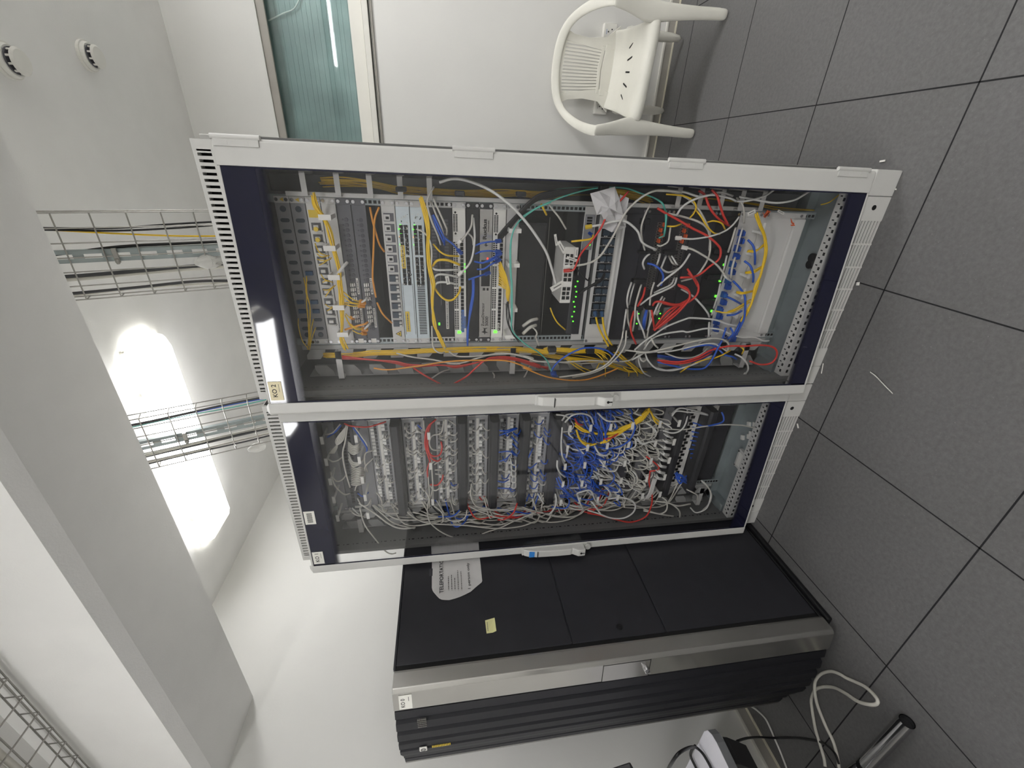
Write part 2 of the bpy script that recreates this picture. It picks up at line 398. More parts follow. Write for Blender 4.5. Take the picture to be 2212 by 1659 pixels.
def cable(P, col, r=.0028, name='patch_cable', kind='patch cable', label=None, n=6, sm=5, group=None, plug=None, cat='cable', late=False):
    global CABN; CABN += 1
    P = [Vector(p) for p in P]
    if label is None:
        k1, a = region(P[0]); k2, c = region(P[-1]); 
        lab = f'{col} {kind} from {a} to {c}, KO {k1}' if a != c else f'{col} {kind} looping at {a} in cabinet KO {k1}'
    else: lab = label
    if name == 'patch_cable' and not late:
        size = sum((P[i+1]-P[i]).length for i in range(len(P)-1))*r
        POOL.append((size, len(POOL), P, col, r, name, kind, lab, n, sm, group, plug, cat)); return None
    b = MB().tube(P, r, n, smooth=sm)
    o = obj(name, b, CABCOL[col], smooth=True)
    USED.setdefault(lab, []).append(o)
    o['label'] = lab; o['category'] = cat
    if group: o['group'] = group
    if plug:
        d = (P[-1]-P[-2]).normalized(); pb = MB(); u = d.orthogonal().normalized(); w = d.cross(u)
        c0 = P[-1]
        pb.obox(c0, d*.011, u*.0055, w*.0045); po = obj('connector', pb, plug, o, bevel=.001)
    return o
def finish_labels():
    POOL.sort(key=lambda e: (-e[0], e[1]))
    for _, _, P, col, r, name, kind, lab, n, sm, group, plug, cat in POOL[:290]:
        cable(P, col, r, name, kind, lab, n, sm, group, plug, cat, late=True)
    rest = POOL[290:]
    if rest:
        b = MB(); cols = sorted(set(e[3] for e in rest))
        for e in rest: b.tube(e[2], e[4], e[8], cols.index(e[3]), smooth=e[9])
        o = tag(obj('patch_cables', b, [CABCOL[c] for c in cols], smooth=True), 'smallest of the short patch cables crowding the panels of cabinet KO 1', 'cable'); o['kind'] = 'stuff'
    for lab, os_ in USED.items():
        if len(os_) > 1:
            w = lab.split(' ')
            for o in os_:
                if 'group' not in o: o['group'] = (lab+' group')[:110] if False else 'alike: '+lab

# ================================================================== WHITE CABINETS
CY0, CY1 = .125, 1.02
def cabinet(ko, x0, x1, hinge, edge, label):
    xm = (x0+x1)/2
    th = thing('server_cabinet', label, 'server cabinet', (xm, .5, 0), 'white glass-door server cabinets')
    # plinth
    b = MB()
    for xa_, xb_ in ((x0, x0+.08), (x1-.08, x1)):
        b.box(xa_, xb_, .114, .2, 0, .1); b.box(xa_, xb_, CY1-.09, CY1, 0, .1)
    obj('plinth_corner', MB().box(x0, x0+.08, .114, .2, 0, .098), CABW, th, bevel=.003)
    obj('plinth_corner', MB().box(x1-.08, x1, .114, .2, 0, .098), CABW, th, bevel=.003)
    obj('plinth_corner', MB().box(x0, x0+.08, CY1-.09, CY1, 0, .098), CABW, th, bevel=.003)
    obj('plinth_corner', MB().box(x1-.08, x1, CY1-.09, CY1, 0, .098), CABW, th, bevel=.003)
    b = MB(); ga, gb = x0+.0815, x1-.0815
    b.box(ga, ga+.075, .116, .122, 0, .098); b.box(gb-.075, gb, .116, .122, 0, .098)
    for k in range(8):
        z = .003+k*.0128; b.box(ga+.075, gb-.075, .116, .122, z, z+.0046)
    nseg = 6
    for k in range(nseg+1):
        xx = ga+.075+(gb-ga-.15)*k/nseg; b.box(xx-.003, xx+.003, .1165, .1215, 0, .098)
    obj('plinth_grille', b, CABW, th)
    b = MB().box(ga, gb, .14, .15, 0, .098); b.box(ga, gb, CY1-.01, CY1-.005, 0, .098); b.box(x0+.002, x0+.006, .2, CY1-.09, 0, .098); b.box(x1-.006, x1-.002, .2, CY1-.09, 0, .098)
    obj('plinth_shade_sheet', b, HOLE, th)  # black sheets stand in for the shade inside the plinth
    for xx in (ga+.035, gb-.035):
        obj('plinth_screw', MB().cyl((xx, .1155, .052), (xx, .118, .052), .0085, 14), HOLE, th)
    # base, roof, walls
    obj('base_plate', MB().box(x0+.002, x1-.002, .15, CY1, .1, .112), ZINC, th)
    b = MB().box(x0+.002, x1-.002, .13, CY1, 2.1, 2.115).box(x0, x1, .16, CY1, 2.13, 2.158).box(x0+.02, x1-.02, .5, CY1-.1, 2.115, 2.13)
    obj('roof', b, CABW, th, bevel=.002)
    obj('side_panel', MB().box(x0, x0+.012, .15, CY1, .1, 2.112), MATS['side_grey'], th); obj('side_panel', MB().box(x1-.012, x1, .15, CY1, .1, 2.112), MATS['side_grey'], th)
    for xs_ in (x0-.0005, x1-.0005): obj('outer_panel', MB().box(xs_, xs_+.001, .15, CY1, .1, 2.112), CABW, th)
    obj('back_panel', MB().box(x0+.012, x1-.012, CY1-.012, CY1, .112, 2.1), DARKG, th)
    # vent strip at the top
    b = MB(); z0, z1 = 2.113, 2.164; s0, s1 = x0+.045, x1-.04
    b.box(x0+.012, s0, .118, .126, z0, z1); b.box(s1, x1-.012, .118, .126, z0, z1); b.box(s0, s1, .118, .126, z0, z0+.006); b.box(s0, s1, .118, .126, z1-.01, z1)
    n = 46
    for k in range(n+1):
        xx = s0+(s1-s0)*k/n; b.box(xx-.0042, xx+.0042, .118, .126, z0+.006, z1-.01)
    b.box(x0+.012, x1-.012, .126, .2, z1-.004, z1)
    obj('vent_strip', b, CABW, th)
    obj('vent_shade_sheet', MB().box(x0+.02, x1-.02, .15, .155, z0+.002, z1-.006), HOLE, th)  # black sheet stands in for the darkness behind the vent slots
    # frame: front posts and rails with punched holes
    b = MB(); b.box(x0+.012, x0+.03, .135, .16, .112, 2.1, 2); b.box(x1-.03, x1-.012, .135, .16, .112, 2.1, 2)
    b.box(x0+.03, x1-.03, .135, .175, .112, .15, 0); b.box(x0+.03, x1-.03, .15, .19, 2.05, 2.1, 2); b.box(x0+.012, x0+.02, .16, .21, .112, 2.1, 2)
    for k in range(92):
        z = .16+k*.0205; b.box(x0+.0195, x0+.0204, .176, .181, z, z+(.011 if k % 2 else .004), 1)
    for k in range(27):
        xx = x0+.045+k*.0262; b.box(xx, xx+.011, .142, .151, .1495, .1507, 1); b.box(xx+.014, xx+.018, .157, .166, .1495, .1507, 1)
        b.box(xx, xx+.013, .1335, .1355, .125, .133, 1)
    obj('frame', b, [LGREY, HOLE, MATS['side_grey']], th)
    # cross rails in the base
    b = MB().box(x0+.02, x1-.02, .3, .33, .112, .15).box(x0+.02, x1-.02, .42, .47, .112, .165).box(x0+.012, x0+.06, .19, .9, .112, .15).box(x1-.06, x1-.012, .19, .9, .112, .15)
    obj('base_rail', b, ZINC, th, bevel=.002)
    # nineteen inch posts
    xc = XC2 if ko == 2 else XC1; yf = YF[ko]
    for s_ in (-1, 1):
        b = MB(); xa_, xb_ = xc+s_*.2415, xc+s_*.222
        b.box(xa_, xb_, yf+.004, yf+.008, .165, 2.045, 0); b.box(xa_, xa_+s_*.004, yf+.004, yf+.06, .165, 2.045, 0)
        for k in range(125):
            z = .17+k*.01482; b.box(xc+s_*.2365, xc+s_*.2275, yf+.0025, yf+.005, z, z+.0095, 1)
        obj('rack_post', b, [ZINC, HOLE], th)
    # finger duct on the left and bracket rings on the right
    b = MB(); xl = xc-.246
    b.box(xl-.014, xl, yf+.0, yf+.004, .2, 2.03); b.box(xl-.016, xl-.014, yf+.0, yf+.10, .2, 2.03); b.box(xl-.133, xl-.130, yf+.02, yf+.12, .2, 2.03)
    for k in range(19):
        z = .215+k*.0965
        b.prism([(xl-.014, yf-.004, z), (xl-.030, yf-.004, z+.004), (xl-.052, yf-.004, z+.022), (xl-.052, yf-.004, z+.066), (xl-.036, yf-.004, z+.066), (xl-.014, yf-.004, z+.050)], (0, .003, 0))
        b.prism([(xl-.131, yf+.02, z-.012), (xl-.112, yf+.02, z-.008), (xl-.088, yf+.02, z+.012), (xl-.088, yf+.02, z+.054), (xl-.106, yf+.02, z+.054), (xl-.131, yf+.02, z+.04)], (0, .003, 0))
    obj('finger_duct', b, CABD, th)
    for z in (.24, 1.13, 1.93) if ko == 1 else (.27, 1.262, 1.9):
        obj('duct_bridge', MB().box(xl-.131, xl-.02, yf-.012, yf-.009, z, z+.02).box(xl-.131, xl-.128, yf-.012, yf+.03, z, z+.02).box(xl-.05, xl-.02, yf-.012, yf+.03, z, z+.02), LGREY, th)
    if ko == 2:
        for z in (1.925, 1.83, 1.737, 1.648, 1.56, .735, .655, .575, .5, .42):
            b = MB().box(xc+.248, xc+.31, yf-.03, yf-.027, z-.008, z+.008).box(xc+.308, xc+.311, yf-.03, yf+.05, z-.008, z+.008).box(xc+.246, xc+.249, yf-.03, yf+.05, z-.008, z+.008)
            obj('duct_ring', b, LGREY, th)
        b = MB().box(xc+.243, xc+.256, yf-.012, yf+.003, 1.54, 1.985).box(xc+.243, xc+.256, yf-.006, yf+.003, .4, 1.54)
        obj('duct_flange', b, LGREY, th, bevel=.001)
        obj('partition', MB().box(xc+.25, xc+.30, yf+.07, yf+.075, .2, 2.05), DARKG, th)
    # ---- door, standing slightly ajar
    h = Vector((*hinge, 0)); e = Vector((*edge, 0)); wdt = (e-h).length; d = (e-h)/wdt; nrm = Vector((d.y, -d.x, 0))
    if nrm.y > 0: nrm = -nrm
    M = Matrix(((d.x, nrm.x, 0, h.x), (d.y, nrm.y, 0, h.y), (0, 0, 1, 0), (0, 0, 0, 1)))
    dz0, dz1 = .102, 2.111
    st, sl = .066, .045      # hinge stile, lock stile
    b = MB(M)
    b.prism([(0, -.028, dz0), (0, -.004, dz0), (.006, 0, dz0), (st, 0, dz0), (st, -.008, dz0), (.02, -.028, dz0)], (0, 0, dz1-dz0))
    b.prism([(wdt, -.03, dz0+.02), (wdt, -.006, dz0+.0), (wdt-.008, 0, dz0), (wdt-sl, 0, dz0), (wdt-sl, -.008, dz0), (wdt-.02, -.03, dz0+.02)], (0, 0, dz1-dz0))
    b.box(st, wdt-sl, -.02, -.0005, dz1-.009, dz1); b.box(st, wdt-sl, -.02, -.0005, dz0, dz0+.009)
    door = obj('door', b, CABW, th, bevel=.0025)
    b = MB(M).box(st, wdt-sl, -.0055, -.0012, dz0+.009, dz1-.009); obj('glass_pane', b, GLASS, door)
    bw = .085
    b = MB(M); 
    b.box(st, wdt-sl, -.0012, -.0004, dz1-.009-bw, dz1-.009); b.box(st, wdt-sl, -.0012, -.0004, dz0+.009, dz0+.009+.06)
    b.box(st, st+.004, -.0012, -.0004, dz0+.009, dz1-.009); b.box(wdt-sl-.006, wdt-sl, -.0012, -.0004, dz0+.009, dz1-.009)
    obj('printed_border', b, BORDER, door)
    obj('printed_fade', MB(M).box(st+.004, wdt-sl-.006, -.0011, -.0008, dz1-.009-bw-.03, dz1-.009-bw), FADE_T, door)
    obj('printed_fade', MB(M).box(st+.004, wdt-sl-.006, -.0011, -.0008, dz0+.069, dz0+.095), FADE_B, door)
    for z in ((2.05, 1.43, .78, .19) if ko == 2 else ()):
        b = MB(M).box(-.004, .02, -.006, .004, z-.055, z+.055).cyl((-.002, .001, z-.06), (-.002, .001, z+.06), .0065, 10)
        b.box(.004, .016, .004, .0045, z-.03, z-.028).box(.004, .016, .004, .0045, z+.02, z+.022).box(.016, .0165, .004, .0045, z-.03, z-.01).box(.016, .0165, .004, .0045, z+.02, z+.04)
        obj('hinge', b, CABW, door, bevel=.0015)
    return th, door, M, wdt, (st, sl, dz0, dz1)
YF = {2: .225, 1: .25, 0: .2}
def handle(door, M, u0, z0, z1, w, blue):
    """swing lever handle on the lock stile"""
    b = MB(M)
    uc = u0
    prof = [(.000, z1), (.014, z1-.002), (.022, z1-.02), (.030, z1-.06), (.034, (z0+z1)/2), (.034, z0+.085), (.030, z0+.075), (.046, z0+.05), (.046, z0+.018), (.0, z0+.018)]
    b.prism([(uc-w/2, v, z) for v, z in prof], (w, 0, 0))
    hd = obj('handle', b, CABW, door, bevel=.004)
    b = MB(M).box(uc-w/2-.004, uc+w/2+.004, -.001, .007, z0, z1+.006); b.cyl((uc, .002, z0-.004), (uc, .016, z0-.004), .014, 16)
    obj('handle_base', b, CABW, door, bevel=.003)
    b = MB(M).cyl((uc, .0465, z0+.038), (uc, .0475, z0+.038), .0052, 12); b.box(uc-.002, uc+.002, .0465, .0474, z0+.022, z0+.036)
    obj('keyhole', b, HOLE, door)
    b = MB(M).box(uc-w/2-.0004, uc+w/2+.0004, .0305, .0352, z1-.062, z1-.060)
    obj('lever_seam', b, HOLE, door)
    if blue:
        obj('blue_sticker', MB(M).box(uc-w/2+.003, uc+w/2-.003, .024, .0285, z1-.048, z1-.024), mat('sticker_blue', '3f8fe0', .5, noise=.02, scale=30), door)
def door_label(door, M, u0, u1, z0, z1, m, s, off=.0004):
    """sticker on the glass; u runs from the hinge to the lock side"""
    b = MB(M).box(u0, u1, off, off+.0008, z0, z1); st = obj('name_sticker', b, m, door)
    d = (M @ Vector((1, 0, 0)) - M @ Vector((0, 0, 0))); nn = (M @ Vector((0, 1, 0)) - M @ Vector((0, 0, 0)))
    if s:
        o0 = M @ Vector((u1-.012, off+.0012, z0+(z1-z0)*.42))
        text('lettering', s, (z1-z0)*.36, o0, -d, (0, 0, 1), INK, door, width=abs(u1-u0)*.68, bold=.012)
        b = MB(M).box(u0+.008, u1-.03, off+.0009, off+.0011, z0+(z1-z0)*.2, z0+(z1-z0)*.23); obj('small_print', b, GREYINK, door)
th2, door2, M2, w2, dd2 = cabinet(2, -1.03, -.228, (-.234, .112), (-1.043, .046), 'white server cabinet with glass door labelled KO 2, the right and nearer one')
handle(door2, M2, w2-.024, .912, 1.207, .036, False)
door_label(door2, M2, w2-.045-.078, w2-.045-.012, 2.058, 2.098, LABELC, 'KO 2')
th1, door1, M1, w1, dd1 = cabinet(1, -1.832, -1.034, (-1.04, .106), (-1.838, .056), 'white server cabinet with glass door labelled KO 1, between KO 2 and the black rack')
handle(door1, M1, w1-.024, .912, 1.210, .036, True)
door_label(door1, M1, w1-.045-.078, w1-.045-.012, 2.056, 2.098, LABELW, 'KO 1')
door_label(door1, M1, w1-.045-.29, w1-.045-.225, 2.058, 2.098, LABELW, None)
b = MB(M1)
for k in range(14): b.box(w1-.045-.28+k*.0034, w1-.045-.28+k*.0034+(.0012 if k % 3 else .002), .0013, .0016, 2.068, 2.088)
obj('barcode', b, INK, door1)

# ================================================================== RACK EQUIPMENT
def zt(n): return 2.026-.04445*n
def XCK(k): return XC2 if k == 2 else XC1
_proto = {}
def proto(key, build, mats):
    """shared mesh for repeated small parts, built round the origin"""
    if key not in _proto:
        b = MB(); build(b); me = bpy.data.meshes.new(key); me.from_pydata(b.v, [], b.f)
        for m in mats: me.materials.append(m)
        me.polygons.foreach_set('material_index', b.mi); me.update(); _proto[key] = me
    return _proto[key]
def put(name, me, parent, p, scale=None):
    o = bpy.data.objects.new(name, me); C.objects.link(o); o.parent = parent; o.location = Vector(p)-org(parent)
    if scale: o.scale = scale
    return o
def screw_mesh(): return proto('screw', lambda b: b.cyl((0, 0, 0), (0, -.0035, 0), .0052, 10), [SCREW])
def dev(ko, n0, nu, name, label, cat, word, face, ears=None, dy=0, depth=.22, chassis=None, screws=True, half=0, w=.4826, body=.44, gap=.0012):
    xc = XCK(ko); yf = YF[ko]+dy; z1 = zt(n0)-gap; z0 = zt(n0+nu)+gap
    DEVS.append((z0-.003, z1+.003, ko, word))
    th = thing(name, label, cat, (xc, yf, z0))
    obj('faceplate', MB().box(xc-.222, xc+.222, yf-.001, yf+.003, z0, z1), face, th, bevel=.0006, seg=1)
    for s_ in (-1, 1):
        obj('mounting_ear', MB().box(xc+s_*.222, xc+s_*.2405, yf-.0005, yf+.002, z0, z1), ears or face, th)
        if screws:
            for zz in ((z0+.007, z1-.007) if nu < 2.5 else (z0+.02, z1-.02)):
                put('screw', screw_mesh(), th, (xc+s_*.2315, yf-.0005, zz))
    if depth: obj('chassis', MB().box(xc-body/2, xc+body/2, yf+.003, yf+depth, z0+.001, z1-.001), chassis or DARKG, th)
    return th, xc, yf, z0, z1
def b_ring(b): b.box(-.0045, .0045, -.062, -.0585, -.018, .018); b.box(-.0045, .0045, -.0585, 0, .0155, .018); b.box(-.0045, .0045, -.0585, 0, -.018, -.0155)
def b_ring_flat(b): b.box(-.017, .017, -.094, -.090, -.0058, .0058); b.box(-.0015, .0015, -.090, 0, -.004, .004)
def ring_manager(ko, n0, nu, label, word, m, xs=(-.2, -.1, 0, .1, .2), n_rows=1):
    th, xc, yf, z0, z1 = dev(ko, n0, nu, 'cable_manager', label, 'cable manager', word, m, depth=.0)
    for r in range(n_rows):
        zc = z0+(z1-z0)*(r+.5)/n_rows
        for x in xs: put('ring', proto('ring_flat'+m.name, b_ring_flat, [WHITE]), th, (xc+x+random.uniform(-.003, .003), yf, zc))
    return th, xc, yf, z0, z1
def small_tag(th, x0, x1, yf, z0, z1, m, name='label', ink=True):
    b = MB().box(x0, x1, yf-.0018, yf-.0012, z0, z1, 0)
    if ink:
        zz = (z0+z1)/2; x = x0+.004
        while x < x1-.006:
            wd = random.uniform(.002, .006); b.box(x, x+wd, yf-.0021, yf-.0018, zz-.0022, zz+.0022, 1); x += wd+.0018
    return obj(name, b, [m, GREYINK], th)

# ---------------- cabinet KO 2
LB2 = 'in the white cabinet KO 2'
for k, lb in ((0, 'grey fibre patch panel with dark oval ports, topmost device '+LB2), (1, 'grey fibre patch panel with a blue coupler, second from top of KO 2')):
    th, xc, yf, z0, z1 = dev(2, k, 1, 'fibre_distributor', lb, 'patch panel', 'the top fibre panels', MGREY, LGREY)
    me = proto('oval_port', lambda b: (b.cyl((-.006, .0, 0), (-.006, -.0016, 0), .0105, 14), b.cyl((.006, 0, 0), (.006, -.0016, 0), .0105, 14), b.box(-.006, .006, -.0016, 0, -.0105, .0105)), [SLATEC])
    mb_ = proto('oval_port_blue', lambda b: (b.cyl((-.006, .0, 0), (-.006, -.0016, 0), .0105, 14), b.cyl((.006, 0, 0), (.006, -.0016, 0), .0105, 14), b.box(-.006, .006, -.0016, 0, -.0105, .0105), b.box(-.009, .009, -.01, 0, -.006, .006)), [BLUEC])
    me = proto('oval_port_v', lambda b: (b.cyl((0, 0, -.0075), (0, -.0016, -.0075), .0058, 12), b.cyl((0, 0, .0075), (0, -.0016, .0075), .0058, 12), b.box(-.0058, .0058, -.0016, 0, -.0075, .0075)), [SLATEC])
    mb_ = proto('oval_port_vb', lambda b: (b.box(-.0062, .0062, -.010, 0, -.011, .011)), [BLUEC])
    for i in range(12):
        blue = (k == 1 and i in (6, 3, 2)) or (k == 0 and i in (3, 2))
        put('fibre_port', mb_ if blue else me, th, (xc-.182+i*.0322, yf-.001, (z0+z1)/2))
    for x in (-.205, .205): obj('round_cover', MB().cyl((xc+x, yf-.001, (z0+z1)/2), (xc+x, yf-.0025, (z0+z1)/2), .009, 16), SLATEC, th)
    b = MB().prism([(xc+.2255, yf-.0012, (z0+z1)/2-.006), (xc+.2375, yf-.0012, (z0+z1)/2-.006), (xc+.2315, yf-.0012, (z0+z1)/2+.005)], (0, -.0004, 0)); obj('warning_mark', b, YEL, th)
th, xc, yf, z0, z1 = dev(2, 2, 1, 'fibre_tray', 'light grey fibre tray with sloped ports, yellow fibres and a laser warning sticker', 'patch panel', 'the yellow fibre tray', LGREY, LGREY)
for i in range(12):
    me = proto('slope_port', lambda b: (b.prism([(-.013, 0, -.017), (-.013, -.016, -.017), (-.013, 0, .015)], (.003, 0, 0), 0), b.box(-.010, .012, -.002, 0, -.014, .014, 1), b.box(-.003, .006, -.012, 0, -.008, .006, 0)), [LGREY, DARKG])
    if 0 < i < 11: put('sloped_port', me, th, (xc-.19+i*.0345, yf-.001, (z0+z1)/2))
for x in (.118, .150): obj('yellow_cap', MB().cyl((xc+x, yf-.001, z0+.02), (xc+x, yf-.018, z0+.02), .007, 12), YEL, th)
obj('warning_sticker', MB().box(xc+.182, xc+.204, yf-.0022, yf-.001, z0+.006, z0+.038), YEL, th)
th, xc, yf, z0, z1 = dev(2, 3, 1, 'cable_manager', 'pale grey ring cable manager holding yellow fibres under the fibre tray', 'cable manager', 'the upper ring manager', LGREY, LGREY, depth=0)
for x in (-.185, -.09, .01, .10, .19): put('ring', proto('ring_tilt', lambda b: (b.box(-.008, .008, -.058, -.054, -.016, .02), b.box(-.006, .006, -.054, 0, -.016, -.013), b.box(-.006, .006, -.054, 0, .017, .02)), [WHITE]), th, (xc+x, yf, (z0+z1)/2))
for k, lb in ((4, 'dark grey duplex fibre panel right under the upper ring manager of KO 2'), (5, 'dark grey duplex fibre panel directly above the open slot holding orange cables')):
    th, xc, yf, z0, z1 = dev(2, k, 1, 'fibre_distributor', lb, 'patch panel', 'the dark fibre panels', DGREY, DGREY)
    me = proto('dkport', lambda b: (b.cyl((0, 0, 0), (0, -.0014, 0), .0065, 8, 0), b.cyl((0, 0, .011), (0, -.0014, .011), .0025, 6, 0), b.box(-.004, .004, -.002, -.0014, -.004, .004, 0)), [mat('port_charcoal', '3a3a40', .5, noise=.05, scale=40)])
    mw = proto('whport', lambda b: (b.box(-.0055, .0055, -.010, 0, -.003, .0005), b.box(-.0055, .0055, -.010, 0, .0035, .0068), b.box(-.0055, .0055, -.004, 0, -.008, -.005)), [WHITE])
    for i in range(24):
        if (2 <= i <= 10) and i != 6: put('white_coupler', mw, th, (xc-.185+i*.0158, yf-.001, z0+.024))
        put('fibre_port', me, th, (xc-.185+i*.0158, yf-.001, z0+.018))
    for a, c in ((.02, .075), (-.1, -.03)): small_tag(th, xc+a-.08, xc+c-.08, yf, z0+.005, z0+.012, LABELW)
    small_tag(th, xc-.238, xc-.222, yf, z0+.012, z0+.03, LABELW, ink=False)
th, xc, yf, z0, z1 = dev(2, 7, 1, 'fibre_distributor', 'light grey fibre panel with square duplex cutouts and a yellow warning triangle', 'patch panel', 'the light fibre panel', LGREY, LGREY)
me = proto('cutout', lambda b: (b.box(-.0155, .0155, -.0014, 0, -.0185, .0185, 0), b.box(-.0125, .0125, -.0018, -.0012, -.016, .0155, 2), b.box(-.0105, .008, -.0022, -.0015, -.004, .015, 0), b.box(-.006, .002, -.0026, -.002, -.001, .009, 1)), [LGREY, HOLE, DGREY])
mec = proto('cutout_blue', lambda b: (b.box(-.0155, .0155, -.0014, 0, -.0185, .0185, 0), b.box(-.0125, .0125, -.0018, -.0012, -.016, .0155, 2), b.box(-.0105, .009, -.008, -.0015, -.006, .012, 1), b.box(-.010, -.004, -.011, -.0015, -.015, -.007, 0), b.box(.001, .007, -.011, -.0015, -.015, -.007, 0)), [LGREY, SLATEC, DGREY])
for i in range(12): put('fibre_port', mec if i < 6 else me, th, (xc-.165+i*.0322, yf-.001, (z0+z1)/2))
b = MB(); xx = xc-.205; zz = (z0+z1)/2
b.prism([(xx-.012, yf-.0015, zz-.010), (xx+.012, yf-.0015, zz-.010), (xx, yf-.0015, zz+.011)], (0, -.0006, 0), 1); b.prism([(xx-.0088, yf-.0021, zz-.008), (xx+.0088, yf-.0021, zz-.008), (xx, yf-.0021, zz+.0075)], (0, -.0003, 0), 0)
b.cyl((xx, yf-.0024, zz-.003), (xx, yf-.0027, zz-.003), .0025, 8, 1)
obj('warning_sticker', b, [YEL, INK], th)
def busy_switch(n0, nm, label, word, hasyel, fins):
    th, xc, yf, z0, z1 = dev(2, n0, 1, 'network_switch', label, 'network switch', word, MSW, LGREY, dy=-.006)
    me = proto('rj_pair', lambda b: (b.box(-.0062, .0062, -.0016, 0, .002, .013, 0), b.box(-.0062, .0062, -.0016, 0, -.013, -.002, 0), b.box(-.0045, .0045, -.0022, -.0016, .013, .0145, 1)), [HOLE, LABELW])
    for i in range(14): put('port', me, th, (xc-.02+i*.0135+(.006 if i > 6 else 0), yf-.001, (z0+z1)/2))
    b = MB()
    for i in range(30 if fins else 44):
        x = xc-.205+i*(.0062 if fins else .0042)
        if fins: b.box(x, x+.003, yf-.002, yf-.001, z0+.008, z1-.008, 0)
        else: b.box(x, x+.0018, yf-.0014, yf-.001, z0+.003, z0+.006, 0); b.box(x, x+.0018, yf-.0014, yf-.001, z1-.006, z1-.003, 0)
    obj('vent', b, HOLE, th)
    for i in range(6): obj('led', MB().box(xc+.165-.012*i, xc+.169-.012*i, yf-.0022, yf-.001, z0+.028+.004*(i % 2), z0+.033+.004*(i % 2)), GLED if i not in (3,) else ALED, th)
    if hasyel:
        for x in (-.195, .03): small_tag(th, xc+x, xc+x+.075, yf-.001, z0+.022, z0+.036, YEL)
    b = MB()
    for i in range(40): b.box(xc-.2+random.random()*.4, xc-.2+random.random()*.4, yf-.0013, yf-.001, 0, 0)
    b = MB()
    for i in range(70):
        x = xc+random.uniform(-.03, .2); z = random.uniform(z0+.004, z1-.006); s_ = random.uniform(.001, .005); b.box(x, x+s_, yf-.0032, yf-.001, z, z+.0022, random.choice((0, 0, 1)))
    obj('printed_marks', b, [LABELW, HOLE], th)
    return th
busy_switch(8, 'a', 'pale network switch with two yellow labels, under the light fibre panel', 'the yellow-labelled switch', True, False)
busy_switch(9, 'b', 'pale network switch with vent fins at its left end, above the black device', 'the finned switch', False, True)
th, xc, yf, z0, z1 = dev(2, 10, 2, 'network_switch', 'black two unit device with a white upright label and green light, behind looping cables', 'network switch', 'the black two unit device', BLACKM, LGREY, dy=.004)
b = MB()
for r in range(2):
    for i in range(20): b.box(xc-.02+i*.0105, xc-.013+i*.0105, yf-.0015, yf-.001, z0+.012+r*.04, z0+.026+r*.04)
obj('vent', b, DGREY, th)
obj('centre_line', MB().box(xc-.1, xc+.2, yf-.002, yf-.001, z0+.042, z0+.0435), MGREY, th)
small_tag(th, xc-.19, xc-.08, yf, z0+.018, z0+.028, LABELW)
obj('led', MB().box(xc-.175, xc-.166, yf-.003, yf-.001, z0+.05, z0+.056), GLED, th)
def grey_switch(n0, label, word, blue_note):
    th, xc, yf, z0, z1 = dev(2, n0, 1, 'network_switch', label, 'network switch', word, WHITE, LGREY, dy=-.004)
    obj('module_plate', MB().box(xc+.135, xc+.219, yf-.003, yf-.001, z0+.001, z1-.001), LABELW, th, bevel=.0006)
    b = MB()
    for r in range(2):
        for i in range(12): b.box(xc+.152+i*.0045, xc+.155+i*.0045, yf-.0038, yf-.003, z0+.026+r*.008, z0+.032+r*.008)
    for x in (.145, .21): b.cyl((xc+x, yf-.003, z0+.033), (xc+x, yf-.0038, z0+.033), .0034, 10)
    obj('connector', b, HOLE, th)
    b = MB()
    for r in range(2):
        for i in range(48):
            if i % 12 < 11: b.box(xc-.19+i*.0066, xc-.1853+i*.0066, yf-.0016, yf-.001, z0+.027+r*.008, z0+.033+r*.008)
    obj('vent', b, HOLE, th)
    me = proto('jack', lambda b: (b.box(-.0055, .0055, -.0016, 0, -.005, .005, 0), b.box(-.0055, .0055, -.0018, -.001, .0055, .0065, 1)), [HOLE, MGREY])
    for i in range(24): put('port', me, th, (xc-.19+i*.0133 if i < 12 else xc-.182+i*.0133, yf-.001, z0+.013))
    obj('led', MB().box(xc-.205, xc-.196, yf-.003, yf-.001, z0+.02, z0+.032), GLED, th)
    if blue_note:
        small_tag(th, xc-.2, xc-.115, yf-.001, z0+.008, z0+.017, BLUEL, 'blue_note'); small_tag(th, xc-.185, xc-.14, yf-.001, z0+.001, z0+.0075, BLUEL, 'blue_note')
        for i in range(3): obj('led', MB().box(xc+.02+i*.012, xc+.024+i*.012, yf-.003, yf-.001, z0+.002, z0+.005), GLED, th)
    else: small_tag(th, xc-.2, xc-.165, yf-.001, z0+.012, z0+.018, LABELW)
grey_switch(12, 'white network switch with two blue paper labels near its left end', 'the blue-labelled white switch', True)
dev(2, 13, 1, 'blanking_plate', 'plain black blank panel above the wireless controller', 'blank panel', 'the black blank panel', BLACK, BLACK)
th, xc, yf, z0, z1 = dev(2, 14, 1, 'wireless_controller', 'silver-fronted wireless controller lettered Ruckus and ZoneDirector 3000', 'network device', 'the wireless controller', BRUSH, BLACKM, dy=-.003)
obj('black_centre', MB().box(xc-.03, xc+.06, yf-.0022, yf-.001, z0+.006, z1-.006), BLACK, th)
text('lettering', 'Ruckus', .013, (xc+.128, yf-.0022, z0+.019), (1, 0, 0), (0, 0, 1), INK, th, width=.064, bold=.035)
text('lettering', 'WIRELESS', .0045, (xc+.152, yf-.0022, z0+.011), (1, 0, 0), (0, 0, 1), INK, th, width=.036, bold=.01)
text('lettering', 'ZoneDirector', .0095, (xc-.178, yf-.0022, z0+.024), (1, 0, 0), (0, 0, 1), INK, th, width=.088)
text('lettering', '3000', .011, (xc-.178, yf-.0022, z0+.009), (1, 0, 0), (0, 0, 1), INK, th, width=.036)
